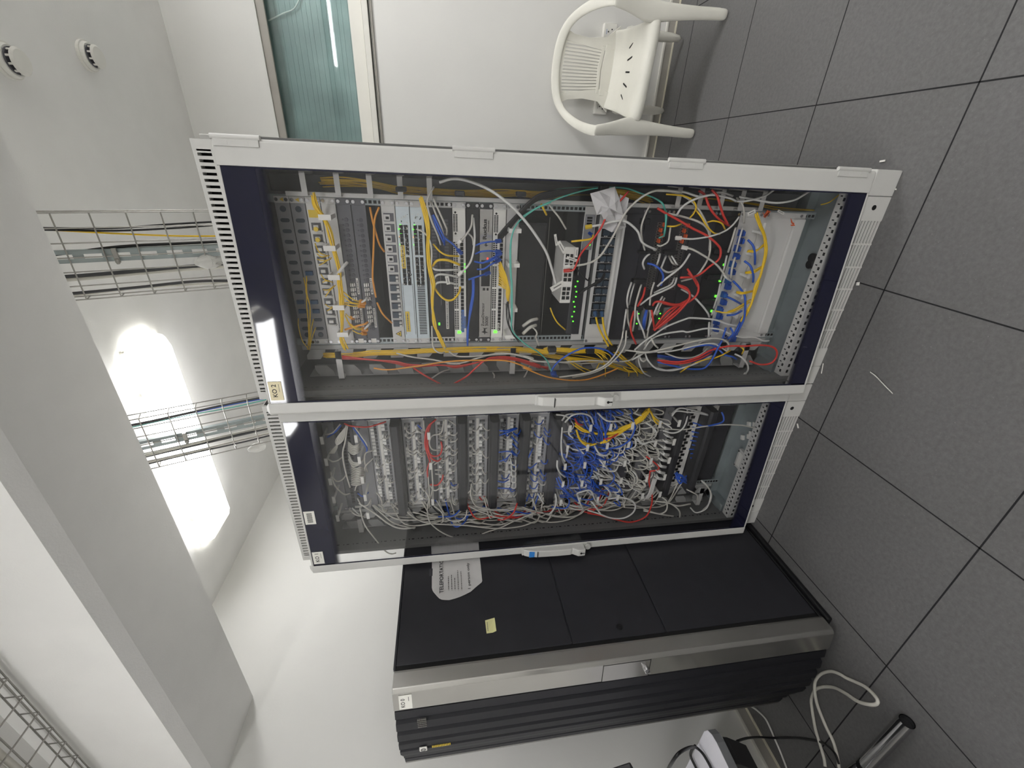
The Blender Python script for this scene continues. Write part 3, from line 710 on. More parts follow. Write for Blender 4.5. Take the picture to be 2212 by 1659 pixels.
def dog(cx, cz, s):
    pts = [(-1, .1), (-.5, .2), (-.2, .9), (.0, .35), (.7, .3), (1, .7), (.8, .1), (.9, -.7), (.6, -.1), (-.1, -.1), (-.4, -.8), (-.5, -.1)]
    return MB().prism([(cx+a*s, yf-.0022, cz+c*s) for a, c in pts], (0, -.0004, 0))
obj('emblem', dog(xc+.112, z0+.02, .009), INK, th); obj('emblem', dog(xc-.198, z0+.02, .014), INK, th)
obj('port', MB().box(xc-.045, xc-.037, yf-.0032, yf-.001, z0+.01, z0+.016).box(xc-.045, xc-.037, yf-.0032, yf-.001, z0+.022, z0+.03), HOLE, th)
obj('led', MB().box(xc+.062, xc+.068, yf-.0035, yf-.001, z0+.012, z0+.017), RLED, th)
grey_switch(15, 'white network switch with blue and yellow plugs, under the wireless controller', 'the lower white switch', False)
th, xc, yf, z0, z1 = dev(2, 16, 1, 'cable_manager', 'grey ring cable manager carrying a teal cable, in the middle of cabinet KO 2', 'cable manager', 'the middle ring manager', LGREY, LGREY, depth=0)
for x in (-.2, -.1, .055, .165): put('ring', proto('ring_big', lambda b: (b.box(-.0065, .0065, -.062, -.058, -.02, .02), b.box(-.0065, .0065, -.058, 0, .0155, .02), b.box(-.0065, .0065, -.058, 0, -.02, -.0155)), [WHITE]), th, (xc+x, yf, (z0+z1)/2))
# the open middle of KO 2
z17, z23 = zt(17), zt(23)
th = thing('server', 'plain black server with a thin bright edge in the open middle of cabinet KO 2', 'server', (XC2, .3, zt(19.4))); DEVS.append((zt(19.4), z17, 2, 'the black server'))
obj('case', MB().box(XC2-.215, XC2+.18, .262, .70, zt(19.4), z17-.004), BLACKM, th, bevel=.003)
obj('bezel', MB().box(XC2-.21, XC2+.175, .257, .262, zt(19.3), z17-.008), BLACK, th, bevel=.002)
obj('edge_trim', MB().box(XC2-.2395, XC2+.2, .25, .2515, zt(19.4)-.004, zt(19.4)-.0025), STEEL, th)
th = thing('rack_shelf', 'black cantilever shelf under the small devices in cabinet KO 2', 'shelf', (XC2, .3, z23+.003))
obj('tray', MB().box(XC2-.22, XC2+.22, .235, .62, z23+.003, z23+.006), BLACKM, th); obj('lip', MB().box(XC2-.24, XC2+.24, .233, .236, z23+.003, z23+.022), BLACKM, th)
th = thing('small_switch', 'small white desktop switch with black port holes standing upright on the shelf', 'network switch', (-.66, .2, 1.095)); DEVS.append((1.085, 1.13, 2, 'the small white switch'))
ps = [at(1207, 655, 1, .2), at(1209, 533, 1, .2)]
sx0, sx1 = ps[0].x, ps[1].x
obj('case', MB().box(sx0, sx1, .20, .33, 1.072, 1.112), WHITE, th, bevel=.003)
b = MB()
for i in range(10):
    if i != 3: b.box(sx0+.014+i*.0165, sx0+.026+i*.0165, .1985, .2002, 1.078+.002*(i % 2), 1.09); b.box(sx0+.014+i*.0165, sx0+.026+i*.0165, .1985, .2002, 1.094, 1.106)
obj('port', b, HOLE, th)
th = thing('network_switch', 'slim black device with several small green lights beneath the small white switch', 'network switch', (XC2, .23, 1.035)); DEVS.append((1.03, 1.085, 2, 'the slim black device'))
obj('case', MB().box(XC2-.215, XC2+.01, .222, .5, 1.036, 1.068), BLACKM, th, bevel=.003)
for i in range(9): obj('led', MB().box(XC2-.165+i*.019, XC2-.161+i*.019, .2195, .2225, 1.044+.006*(i % 3 == 1), 1.049+.006*(i % 3 == 1)), GLED, th)
th, xc, yf, z0, z1 = dev(2, 22, 1, 'network_switch', 'narrow grey panel with a module of yellow and blue plugs at its right end', 'network switch', 'the narrow grey panel', LGREY, LGREY, screws=False)
obj('face_cover', MB().box(xc-.215, xc+.10, yf-.004, yf-.001, z0+.014, z1-.001), BLACKM, th)
obj('module', MB().box(xc+.10, xc+.215, yf-.006, yf-.001, z0+.006, z1-.002), MGREY, th, bevel=.001)
b = MB()
for i in range(4): b.box(xc+.175+i*.009, xc+.181+i*.009, yf-.0075, yf-.006, z0+.016, z0+.034)
obj('port', b, HOLE, th); obj('led', MB().box(xc+.115, xc+.120, yf-.0075, yf-.006, z0+.012, z0+.017), GLED, th)
th, xc, yf, z0, z1 = dev(2, 23, 2, 'fibre_distributor', 'tall light grey fibre panel with dark blue duplex couplers in lower middle of KO 2', 'patch panel', 'the blue coupler panel', LGREY, LGREY, dy=-.03)
me = proto('lcq', lambda b: (b.box(-.013, .013, -.0018, 0, -.026, .026, 2), b.box(-.0075, .010, -.014, 0, -.021, -.002, 0), b.box(-.0075, .010, -.014, 0, .002, .021, 0), b.box(-.012, -.0085, -.004, 0, -.016, -.011, 1), b.box(-.012, -.0085, -.004, 0, .004, .009, 1), b.box(-.012, -.0085, -.004, 0, .011, .016, 1)), [SLATEC, WHITE, HOLE])
for i in range(12): put('duplex_coupler', me, th, (xc-.152+i*.0285, yf-.001, (z0+z1)/2+.006))
obj('lower_lip', MB().box(xc-.222, xc+.222, yf-.02, yf-.001, z0, z0+.008), LGREY, th, bevel=.001)
dev(2, 25, 2, 'power_unit', 'black two unit power unit under the blue coupler panel', 'power unit', 'the black power unit', BLACKM, BLACKM)
for n0, lb, wd in ((27, 'black switch with grey mesh cages and orange latches, upper of the two', 'the upper caged switch'), (29, 'black switch with grey mesh cages and orange latches, lower of the two', 'the lower caged switch')):
    th, xc, yf, z0, z1 = dev(2, n0, 2, 'network_switch', lb, 'network switch', wd, BLACKM, BLACKM)
    b = MB()
    for r in range(2):
        for i in range(26): b.box(xc-.04+i*.0092, xc-.033+i*.0092, yf-.004, yf-.001, z0+.012+r*.016, z0+.025+r*.016, 0); b.box(xc-.0385+i*.0092, xc-.0345+i*.0092, yf-.0045, yf-.004, z0+.014+r*.016, z0+.023+r*.016, 1)
    obj('port_cage', b, [STEEL, HOLE], th)
    obj('grey_cover', MB().box(xc-.2, xc-.11, yf-.008, yf-.001, z0+.012, z0+.04), MGREY, th, bevel=.001)
    for i in range(4): obj('latch', MB().box(xc+.13+i*.018, xc+.143+i*.018, yf-.02, yf-.001, z0+.028-.01*(i % 2), z0+.034-.01*(i % 2)), ORANGE, th)
    for i in range(3): obj('led', MB().box(xc-.175+i*.02, xc-.171+i*.02, yf-.0105, yf-.008, z0+.05, z0+.055), GLED, th)
dev(2, 31, 2, 'blanking_plate', 'black two unit front panel under the caged switches in KO 2', 'blank panel', 'the lower black front', BLACKM, BLACKM)
th, xc, yf, z0, z1 = dev(2, 33, 2, 'cable_manager', 'black velcro-strapped cable manager with short white cables above the yellow fibres', 'cable manager', 'the velcro cable manager', BLACK, BLACK)
for i in range(5): obj('velcro_strap', MB().box(xc-.19+i*.095, xc-.172+i*.095, yf-.02, yf-.001, z0+.01, z1-.01), BLACK, th, bevel=.003)
for i in range(4): obj('led', MB().box(xc-.13+i*.06, xc-.122+i*.06, yf-.006, yf-.001, z0+.008, z0+.015), GLED, th)
th, xc, yf, z0, z1 = dev(2, 35, 2, 'fibre_distributor', 'grey fibre tray with bright blue plugs and thick yellow fibres, near bottom of KO 2', 'patch panel', 'the bottom fibre tray', LGREY, LGREY)
for i in range(6): put('ring', proto('ring_slant', lambda b: (b.box(-.02, .02, -.05, -.046, -.005, .005), b.box(-.018, -.010, -.046, 0, -.004, .004)), [WHITE]), th, (xc-.2+i*.078, yf, z0+.02))
me = proto('blueplug', lambda b: (b.box(-.011, .011, -.02, 0, -.006, .006), b.box(-.008, .008, -.03, -.02, -.004, .004)), [BLUEB])
for i in range(14): put('blue_plug', me, th, (xc-.2+i*.0285+random.uniform(-.004, .004), yf-.001, z0+.068+.006*(i % 2)))
th, xc, yf, z0, z1 = dev(2, 37, 4, 'blanking_plate', 'wide light grey blank panel at the very bottom of cabinet KO 2', 'blank panel', 'the bottom blank panel', LGREY, LGREY, dy=.002, screws=True)
obj('fold', MB().box(xc-.222, xc+.222, yf-.012, yf-.001, z0+.002, z0+.045), LGREY, th, bevel=.004)
b = MB().cyl((-.56, .22, .113), (-.56, .22, .128), .017, 16).cyl((-.535, .22, .113), (-.535, .22, .128), .017, 16)
tag(obj('cable_grommet', b, BLACK, bevel=.003), 'black rubber cable grommet in the base plate of cabinet KO 2', 'grommet')
# crumpled papers tucked beside the blue coupler panel
for nm, pts, y, lb in (('a', [(900,420),(1010,390),(1230,330),(1270,480),(1320,700),(1340,760),(1230,790),(1080,780),(1040,690),(975,700),(930,560)], .135, 'crumpled plastic-wrapped paper tucked beside the blue coupler panel'),
                       ('b', [(1280,430),(1410,480),(1370,640),(1330,760),(1360,860),(1170,930),(1050,870),(1100,790),(1300,760)], .15, 'torn white paper slip hanging below the crumpled paper in KO 2')):
    b = MB(); P_ = px_path('E', pts, y); cc = sum(P_, Vector())/len(P_)
    ring2 = [cc + (p-cc)*.5 + Vector((0, random.uniform(-.02, .02), 0)) for p in P_]
    P_ = [p + Vector((0, random.uniform(-.008, .008), 0)) for p in P_]
    n = len(P_); b.v = P_+ring2+[cc-Vector((0, .012, 0))]
    for i in range(n):
        b.f += [[i, (i+1) % n, n+(i+1) % n, n+i], [n+i, n+(i+1) % n, 2*n]]; b.mi += [0, 0]
    o = tag(obj('paper', b, PAPER), lb, 'paper'); sm_ = o.modifiers.new('thick', 'SOLIDIFY'); sm_.thickness = .0008

# ---------------- cabinet KO 1
LB1 = 'in cabinet KO 1'
def jack_panel(n0, label, word, tags=1.0, m=mat('patch_face_grey', 'a9a9ab', .45, noise=.03, scale=16)):
    th, xc, yf, z0, z1 = dev(1, n0, 2, 'patch_bay', label, 'patch panel', word, m, LGREY)
    obj('centre_strip', MB().box(xc-.215, xc+.215, yf-.004, yf-.001, (z0+z1)/2-.006, (z0+z1)/2+.006), LABELW, th, bevel=.001)
    for i in range(4): obj('strip_line', MB().box(xc-.2+i*.11, xc-.199+i*.11, yf-.0045, yf-.004, (z0+z1)/2-.005, (z0+z1)/2+.005), GREYINK, th)
    me = proto('tagport', lambda b: (b.box(-.0066, .0066, -.004, 0, -.003, .0105, 0), b.box(-.0066, .0066, -.0016, 0, -.0135, -.0035, 1)), [PORTW, DARKG])
    mp = proto('plugport', lambda b: (b.box(-.006, .006, -.0016, 0, -.0135, .008, 1), b.box(-.0055, .0055, -.016, 0, -.010, .003, 0), b.box(-.003, .003, -.022, -.016, -.007, 0, 0)), [mat('plug_clear', 'b9bab8', .15, noise=.1, scale=90), DARKG])
    plugs = []
    for r in range(2):
        for i in range(24):
            x = xc-.205+i*.0176; z = z1-.017 if r == 0 else (z0+z1)/2-.017
            if random.random() < tags: put('port', me, th, (x, yf-.001, z))
            else: put('port', mp, th, (x, yf-.001, z)); plugs.append((x, z))
    return plugs, yf
def black_cover(n0, label, tilt=0, nu=1):
    th, xc, yf, z0, z1 = dev(1, n0, nu, 'cable_manager', label, 'cable manager', 'a black covered manager', BLACKM, BLACKM, depth=.1, screws=False)
    m_ = mat('manager_cover_black', '2e2e31', .42, noise=.05, scale=12)
    b = MB().prism([(xc-.235, yf-.062, z0+.002), (xc-.235, yf-.072, z0+.010), (xc-.235, yf-.072, z1-.010), (xc-.235, yf-.062, z1-.002), (xc-.235, yf-.002, z1-.002), (xc-.235, yf-.002, z0+.002)], (.47, 0, 0))
    obj('cover', b, m_, th, bevel=.002)
plugs = {}
ring_manager(1, 0, 1, 'white ring cable manager at the top of cabinet KO 1', 'the top ring manager', MGREY)
th, xc, yf, z0, z1 = dev(1, 1, 1.6, 'network_switch', 'switch full of grey looping cables between the two top ring managers '+LB1, 'network switch', 'the top switch', DGREY, DGREY)
me = proto('rj_v', lambda b: b.box(-.0058, .0058, -.0016, 0, -.006, .006), [HOLE])
for r in range(2):
    for i in range(24): put('port', me, th, (xc-.2+i*.0172, yf-.001, z0+.018+r*.024))
small_tag(th, xc-.235, xc-.222, yf, z0+.01, z0+.04, LABELW, ink=False)
ring_manager(1, 2.6, 1.4, 'white ring cable manager directly above the first grey patch panel '+LB1, 'the second ring manager', MGREY)
plugs[4] = jack_panel(4, 'grey white-tagged patch panel directly below the two top ring managers '+LB1, 'the first grey panel', .62)
black_cover(6, 'black covered cable manager under the first grey patch panel '+LB1)
plugs[7] = jack_panel(7, 'grey patch panel with white port tags, beside the red cable loops '+LB1, 'the second grey panel', .5)
th, xc, yf, z0, z1 = ring_manager(1, 9, 1, 'dark open cable manager holding the bright red cable loops '+LB1, 'the red-loop manager', DARKG, xs=(-.15, .05, .2))
plugs[10] = jack_panel(10, 'grey patch panel with red plugs, below the red cable loops '+LB1, 'the third grey panel', .42)
black_cover(12, 'black covered cable manager under the panel with red plugs '+LB1)
plugs[13] = jack_panel(13, 'grey patch panel with an almost unused row of white tags '+LB1, 'the fourth grey panel', .72)
black_cover(15, 'black covered cable manager just above the blue-cabled panel '+LB1)
plugs[16] = jack_panel(16, 'grey patch panel with blue cables curving out of it '+LB1, 'the blue-cabled panel', .5)
black_cover(18, 'black covered cable manager just below the blue-cabled panel '+LB1)
plugs[19] = jack_panel(19, 'grey patch panel with blue and cream plugs, lowest tagged panel '+LB1, 'the lowest tagged panel', .6)
black_cover(21, 'black covered cable manager above the mass of blue cables '+LB1)
RM = []
for n0, lb, wd in ((22, 'white ring cable manager at the top of the blue cable mass '+LB1, 'the blue-top manager'), (24, 'white ring cable manager inside the blue cable mass '+LB1, 'the mid-blue manager'),
                   (26, 'white ring cable manager where blue and grey cables meet '+LB1, 'the blue-grey manager'), (28.2, 'white ring cable manager in the grey cable mass, upper '+LB1, 'the upper grey manager'),
                   (31, 'white ring cable manager in the grey cable mass, lower '+LB1, 'the lower grey manager'), (33, 'white ring cable manager just above the lowest black managers '+LB1, 'the lowest ring manager')):
    RM.append(ring_manager(1, n0, 1, lb, wd, MGREY, xs=(-.205, -.1, .0, .1, .2)))
for n0, nu, lb, wd in ((23, 1, 'network switch filled with blue plugs, upper of the blue mass '+LB1, 'the upper blue switch'), (25, 1, 'network switch filled with blue plugs, lower of the blue mass '+LB1, 'the lower blue switch'),
                      (27, 1.2, 'network switch filled with grey plugs under the blue mass '+LB1, 'the upper grey switch'), (29.2, 1.8, 'network switch filled with grey plugs, centre of the grey mass '+LB1, 'the middle grey switch'),
                      (32, 1, 'network switch with dark oval logo among grey cables '+LB1, 'the lower grey switch')):
    th, xc, yf, z0, z1 = dev(1, n0, nu, 'network_switch', lb, 'network switch', wd, DGREY, DGREY)
    for r in range(2):
        for i in range(24): put('port', me, th, (xc-.2+i*.0172, yf-.001, z0+.012+r*.016))
    if n0 == 32:
        obj('emblem', MB().cyl((xc-.03, yf-.0012, z0+.02), (xc-.03, yf-.003, z0+.02), .014, 16), BLACK, th); obj('label', MB().box(xc-.115, xc-.075, yf-.003, yf-.001, z0+.006, z0+.03), LABELW, th)
black_cover(34, 'black covered cable manager under the grey cable mass '+LB1)
th, xc, yf, z0, z1 = dev(1, 35, 2, 'patch_bay', 'checkered patch panel of empty black and white ports near the bottom '+LB1, 'patch panel', 'the checkered panel', WHITE, LGREY)
mc = proto('chk', lambda b: (b.box(-.0068, .0068, -.0016, 0, -.0095, .0095)), [HOLE])
for r in range(2):
    for i in range(24): put('port', mc, th, (xc-.205+i*.0178, yf-.001, z0+.03+r*.028+(.0 if i % 2 else .012)))
black_cover(37, 'black covered cable manager below the checkered panel '+LB1)
th, xc, yf, z0, z1 = dev(1, 38, 1, 'patch_bay', 'white patch panel with one row of empty square ports, lowest '+LB1, 'patch panel', 'the bottom white panel', WHITE, LGREY)
for i in range(24): put('port', proto('chk2', lambda b: b.box(-.0072, .0072, -.0016, 0, -.0085, .0085), [HOLE]), th, (xc-.205+i*.0178, yf-.001, z0+.022))
dev(1, 39, 2, 'blanking_plate', 'black blank panel at the very bottom of the rack '+LB1, 'blank panel', 'the bottom black panel', BLACKM, BLACKM, dy=.01)

# ================================================================== CABLES IN KO 2 (paths measured from the photo, each at its own depth)
Y2 = .185
def strands(fr, pts, col, n, spread, y, r=.0022, y2=None, kind='fibre cable', jit=.004, label=None, yb=None, name='fibre_cable'):
    for i in range(n):
        a = random.uniform(0, 2*PI); q = random.uniform(.2, 1)*spread; P = px_path(fr, pts, y, y2, yb)
        P = [p + Vector((q*math.cos(a)+random.uniform(-jit, jit), .6*q*abs(math.sin(a)) , q*math.sin(a)*.8+random.uniform(-jit, jit))) for p in P]
        cable(P, col, r, name=name, kind=kind, label=label, group=('fibres: '+label) if label else None)
def c2(fr, pts, col, y=Y2, r=.0028, y2=None, yb=.02, kind=None, plug=None, name=None):
    r = r*.87 if r > .0033 and col != 'black' else r
    k = kind or ('fibre cable' if col in ('yellow', 'orange', 'teal') else 'network cable')
    return cable(px_path(fr, pts, y, y2, yb), col, r, kind=k, name=name or k.replace(' ', '_'), plug=plug)
strands('A', [(830,270),(1150,265),(1500,300),(1850,360),('C',230,365),('C',600,400),('C',1000,415),('C',1500,420),('C',1750,420),('E',300,440),('E',700,400),('E',1000,390),('E',1400,440),('E',1700,520)], 'yellow', 11, .012, .27, label='thin yellow fibre in the bundle running down the right duct of KO 2')
strands('G', [(300,300),(700,330),(1100,370),(1400,420),(1780,440)], 'yellow', 2, .004, .29, label='thin yellow fibre at the lower right of KO 2')
strands('A', [(700,420),(740,600),(850,760),(930,950),(1000,1200),(1040,1450),('B',1060,60),('B',1090,350),('B',1090,650),('B',1090,800),('B',1140,950)], 'yellow', 6, .008, .17, r=.002, label='thin yellow fibre threaded through the upper rings of KO 2')
strands('B', [(610,0),(620,200),(650,400),(670,700),(660,950)], 'yellow', 3, .005, .19, r=.0015, label='thin yellow fibre hanging before the top fibre panels')
for pts in ([(520,540),(520,640),(570,830),(660,950)], [(640,420),(655,700),(660,900)], [(720,550),(690,700),(670,950)], [(750,660),(700,800),(668,950)]): c2('B', pts, 'yellow', r=.0015)
for pts in ([(740,1080),(800,1200),(920,1250)], [(770,1220),(830,1260),(930,1240)], [(800,1370),(870,1330),(960,1270)], [(820,1490),(870,1560),(960,1590)], [(770,1290),(850,1310),(950,1290)]): c2('A', pts, 'yellow', r=.0016)
for pts in ([(840,60),(900,40),(980,60)], [(850,160),(920,160),(990,110)], [(880,250),(930,180),(1010,100)], [(880,350),(930,390),(980,380)], [(900,440),(950,410),(990,385)]): c2('B', pts, 'yellow', r=.0016)
for pts in ([(1110,180),(1250,290),(1370,320)], [(1110,230),(1230,330),(1370,335)], [(1110,330),(1240,340),(1360,370)], [(1110,345),(1230,375),(1350,375)], [(1150,480),(1190,520),(1230,535)], [(1180,600),(1280,680),(1400,690)], [(1160,560),(1250,650),(1400,680)], [(1240,700),(1320,740),(1390,740)], [(1140,500),(1200,620),(1230,640)]):
    c2('B', pts, 'yellow', r=.0019, plug=CABCOL['orange'])
for pts in ([(1350,330),(1400,300),(1440,265)], [(1390,690),(1440,640),(1475,610)], [(1230,540),(1280,500)]): c2('B', pts, 'white', r=.004, kind='clear fibre boot')
c2('B', [(1140,690),(1300,640),(1400,615),(1440,590)], 'orange', r=.0045)
c2('A', [(1030,1500),(1090,1420),(1170,1330)], 'white', r=.006, kind='clear tie end')
c2('A', [(1590,600),(1530,780),(1520,1100),(1505,1500),('B',1520,100),('B',1550,260)], 'orange', r=.0036, y=.21)
c2('B', [(1565,330),(1640,480),(1760,600)], 'orange', r=.0036, y=.2)
c2('A', [(1470,600),(1510,800),(1560,980),(1600,1100),(1660,1190)], 'orange', r=.0032, y=.22)
c2('C', [(600,330),(540,430),(510,560),(560,760),(640,950),(690,1100)], 'grey', r=.0036)
c2('C', [(560,520),(620,680),(700,870),(730,1000),(735,1100)], 'grey', r=.0034, y=.19)
c2('C', [(590,480),(650,620),(740,820),(770,900),(765,970)], 'grey', r=.0034, y=.19)
c2('C', [(570,710),(640,880),(720,1050),(740,1100)], 'blue', r=.0036); c2('C', [(590,700),(660,850),(730,1000),(740,1090)], 'blue', r=.0036, y=.18)
c2('C', [(600,720),(680,880),(740,1000),(850,1090),(940,1190)], 'blue', r=.0036, plug=BLUEB)
c2('C', [(370,890),(470,940),(550,1060),(570,1250),(555,1500),(600,1640)], 'grey', r=.0034)
strands('C', [(430,480),(490,700),(520,900),(520,1150),(545,1400),(590,1640),('D',580,300),('D',600,600),('D',650,750),('D',740,920)], 'yellow', 5, .005, .165, label='yellow fibre hanging in front of the black two unit device', r=.0024)
strands('D', [(560,0),(575,300),(590,560),(640,740),(740,930)], 'grey', 2, .005, .168, label='grey cable hanging in front of the black two unit device', kind='network cable', name='network_cable', r=.003)
c2('C', [(570,1400),(640,1310),(760,1300),(860,1330),(940,1365)], 'yellow', r=.0048); c2('C', [(590,1090),(680,1190),(780,1240),(930,1250)], 'yellow', r=.0034)
c2('C', [(570,1390),(620,1430),(750,1435),(920,1430)], 'white', r=.0042); c2('C', [(580,1600),(640,1500),(780,1500),(930,1535)], 'white', r=.0042)
c2('D', [(600,150),(640,70),(760,60),(920,90)], 'white', r=.0042); c2('D', [(580,80),(650,200),(750,290),(850,290),(930,200),(950,120)], 'yellow', r=.0042)
c2('C', [(1110,700),(1090,860),(1000,1000),(935,1060)], 'grey', r=.0038, plug=WHITE); c2('C', [(1120,740),(1140,1000),(1110,1250),(1050,1380),(950,1480)], 'white', r=.0042, plug=WHITE)
c2('C', [(1060,950),(1110,1010),(1120,1100)], 'grey', r=.0034)
for pts in ([(1450,1050),(1330,1060),(1220,1080),(1145,1110)], [(1450,1190),(1330,1180),(1220,1190),(1150,1220)], [(1460,1230),(1330,1300),(1240,1340),(1135,1320)], [(1450,1310),(1340,1370),(1260,1420),(1175,1425)], [(1310,1480),(1180,1520),(1060,1560)], [(1440,1260),(1400,1290),(1300,1330)]): c2('C', pts[::-1], 'blue', r=.0036, plug=BLUEB, y=.18)
for k in range(3): c2('D', [(1110+10*k,0),(1112+8*k,200),(1080+10*k,400),(1060,600),(1040+6*k,750),(1045,900)], 'blue', r=.0032, y=.2)
for k in range(12):
    c2('C', [(1460+random.randint(-8, 8), 1270+k*32), (1510+4*k, 1400+k*26), (1570+3*k, 1560+k*12), ('D', 1560+3*k, 220+4*k), ('D', 1592, 340)], 'yellow', r=.0024, y=.19, kind='short fibre')
for k in range(4): strands('D', [(1580,330),(1590,500),(1610,620),(1660,760),(1750,840)], random.choice(('yellow', 'black')), 1, .004, .16, label=None)
for k in range(2):
    c2('C', [(2150,530+6*k),(1950,620),(1760,760),(1690,840),(1640,960),(1610+9*k,1150),(1615+9*k,1500),('D',1628+8*k,100),('D',1628+8*k,500),('D',1640,700),('D',1800,870),('D',1960,970),('F',170,960),('F',310,1090),('F',375,1240)], 'teal', r=.0026, y=.158, yb=.01)
c2('E', [(0,715),(200,600),(500,470),(800,380),(1050,340),(1350,345),(1550,410),(1750,480),(1860,570),(1890,700),(1880,950),(1800,1010)], 'teal', r=.0026, y=.2)
c2('E', [(0,660),(120,560),(200,530),(400,380),(700,340),(1000,330)], 'teal', r=.0022, y=.24)
c2('C', [(670,270),(850,222),(1050,250),(1300,350),(1500,480),(1700,660),(1900,900),(2080,1180),('E',370,1380),('E',430,1600),('F',420,60)], 'white', r=.0052, y=.16, kind='thick cable')
for k in range(7): c2('E', [(1000,360+10*k),(600,370+8*k),(400,390+12*k),(200,440+10*k),(50,560+8*k),(-100,720+10*k),(-230,860+16*k),(-330,980+20*k)], 'black', r=.0042, y=.2+.005*k, kind='power cable', name='power_cable')
c2('E', [(1400,390),(1250,560),(1100,740),(1030,880),(900,1060),(780,1200),(720,1320),(670,1430),(580,1440)], 'red', r=.0038, y=.15, plug=CABCOL['red'])
c2('E', [(2100,400),(1800,375),(1600,450),(1430,590),(1330,720),(1230,920),(1100,1140),(1000,1270),(850,1350),(580,1390)], 'grey', r=.0042, y=.145, plug=WHITE)
c2('E', [(1760,1160),(1640,1110),(1570,1050),(1520,920),(1400,810),(1300,780),(1150,800),(1050,830),(870,860)], 'white', r=.0045, y=.15, plug=YEL)
c2('E', [(640,1055),(780,1040),(900,1020),(930,980),(900,960)], 'yellow', r=.004, y=.19, plug=BLUEB)
c2('E', [(240,560),(280,640),(310,700)], 'yellow', r=.004, y=.2); c2('E', [(350,570),(400,640),(480,740),(570,890)], 'grey', r=.0035, y=.2)
c2('E', [(700,1400),(800,1520),(860,1570),('F',880,0)], 'black', r=.003, y=.19, kind='power cable', name='power_cable')
for k in range(4): c2('F', [(740,230-8*k),(820,160-4*k),(930,90+3*k),(1040,20+5*k),('E',1080,1480+8*k)], 'black', r=.004, y=.15, kind='power cable', name='power_cable')
c2('F', [(360,400),(400,500),(460,600),(560,690)], 'yellow', r=.0028, y=.22)
c2('F', [(0,640),(100,570),(190,545)], 'grey', r=.007, y=.19, kind='thick cable end'); c2('F', [(0,740),(90,660),(170,630)], 'grey', r=.007, y=.18, kind='thick cable end')
c2('F', [(100,640),(160,690),(185,740),(170,790),(210,900)], 'grey', r=.0035, y=.18)
c2('F', [(960,480),(990,620),(1050,760),(1150,930),(1260,1030),(1400,1150),(1560,1260),(1650,1330)][::-1], 'yellow', r=.0042, y=.24, y2=.165, plug=BLUEC); c2('F', [(1050,480),(1070,650),(1110,780),(1200,920),(1350,1070),(1500,1190),(1620,1300)][::-1], 'yellow', r=.0042, y=.24, y2=.165, plug=BLUEC)
c2('F', [(1330,700),(1300,850),(1220,1020),(1090,1160),(900,1250),(700,1290),(480,1320)], 'grey', r=.0038, y=.15); c2('F', [(1370,700),(1350,900),(1260,1040),(1100,1180),(900,1270),(650,1320)], 'grey', r=.0038, y=.155)
c2('F', [(370,1240),(450,1130),(600,1020),(780,940),(950,930),(1100,960),(1190,1020),(1270,1110)], 'blue', r=.004, y=.16)
for k in range(5): c2('F', [(370+15*k,1240),(380+15*k,1290),(430+12*k,1330)], 'blue', r=.0035, y=.22, kind='network cable')
c2('D', [(-200,1200),(0,1220),(400,1170),(800,1110),(1300,1095),(1600,1110),(1900,1220),('F',0,1190),('F',300,1310),('F',600,1360),('F',850,1350),('F',1100,1270),('F',1260,1200)], 'orange', r=.0034, y=.15, yb=.0)
for k in range(4): c2('B', [(1100,1040+12*k),(1500,1090),(1800,1110+8*k),('D',300,1155+10*k),('D',700,1160),('D',900,1170+8*k),('D',1200,1120),('D',1450,1050+10*k),('D',1700,1070+10*k),('D',2000,1160+12*k),('F',200,1170),('F',330,1190+10*k)], 'red', r=.003, y=.2+.008*k)
c2('D', [(330,1200),(500,1310),(700,1420)], 'red', r=.004, y=.18); c2('D', [(860,1410),(1030,1310),(1150,1200),(1300,1080),(1450,1050)], 'red', r=.004, y=.17)
strands('B', [(860,1030),(1200,1030),(1500,1000),(1800,1000),('D',500,970),('D',900,960),('D',1300,950),('D',1700,960),('D',2100,985),('F',300,960),('F',700,965),('F',1000,975),('F',1080,1060)], 'yellow', 12, .012, .22, r=.0023, label='thin yellow fibre in the bundle along the left duct of KO 2')
strands('D', [(1700,990),('F',100,980),('F',400,1040),('F',700,1080),('F',1000,1110),('F',1200,1180),('F',1500,1270),('F',1900,1340)], 'yellow', 8, .016, .24, r=.0023, label='thin yellow fibre sagging low in the left duct of KO 2')
for pts in ([(950,990),(1050,1080),(1090,1200),(1090,1330)], [(980,980),(1100,1060),(1140,1130)], [(1060,980),(1150,1030),(1180,1110)], [(570,1080),(700,1180),(870,1280)], [(600,1080),(760,1180),(900,1240)], [(1330,1190),(1400,1250),(1400,1340)], [(1440,1190),(1510,1260),(1520,1330)], [(1020,1120),(960,1230),(900,1260)]): c2('F', pts, 'yellow', r=.0023, y=.2)
c2('D', [(800,980),(900,1040),(1100,1045),(1300,1030),(1600,1010),(1900,1080),('F',0,1040),('F',200,1110),('F',500,1120),('F',900,1100),('F',1130,1110),('F',1400,1100),('F',1500,1010),('F',1540,980)], 'grey', r=.0034, y=.19)
c2('D', [(100,1000),(300,1050),(600,1090),(900,1140),(1200,1060),(1500,1000),(1900,1060),('F',100,1110),('F',400,1110),('F',700,1140),('F',1130,1120)], 'grey', r=.0034, y=.2)
c2('D', [(570,640),(585,900),(640,980),(700,1000),(735,990)], 'grey', r=.003)
for k in range(16):      # dark loom at the far left of KO 2
    x0_ = 300+k*105; c2('D', [(x0_,1390),(x0_+120,1300-random.randint(0, 60)),(x0_+300,1230),(x0_+520,1250),(x0_+700,1330)], 'dark grey', r=.004, y=.33+.01*(k % 3), kind='loom cable', name='loom_cable')
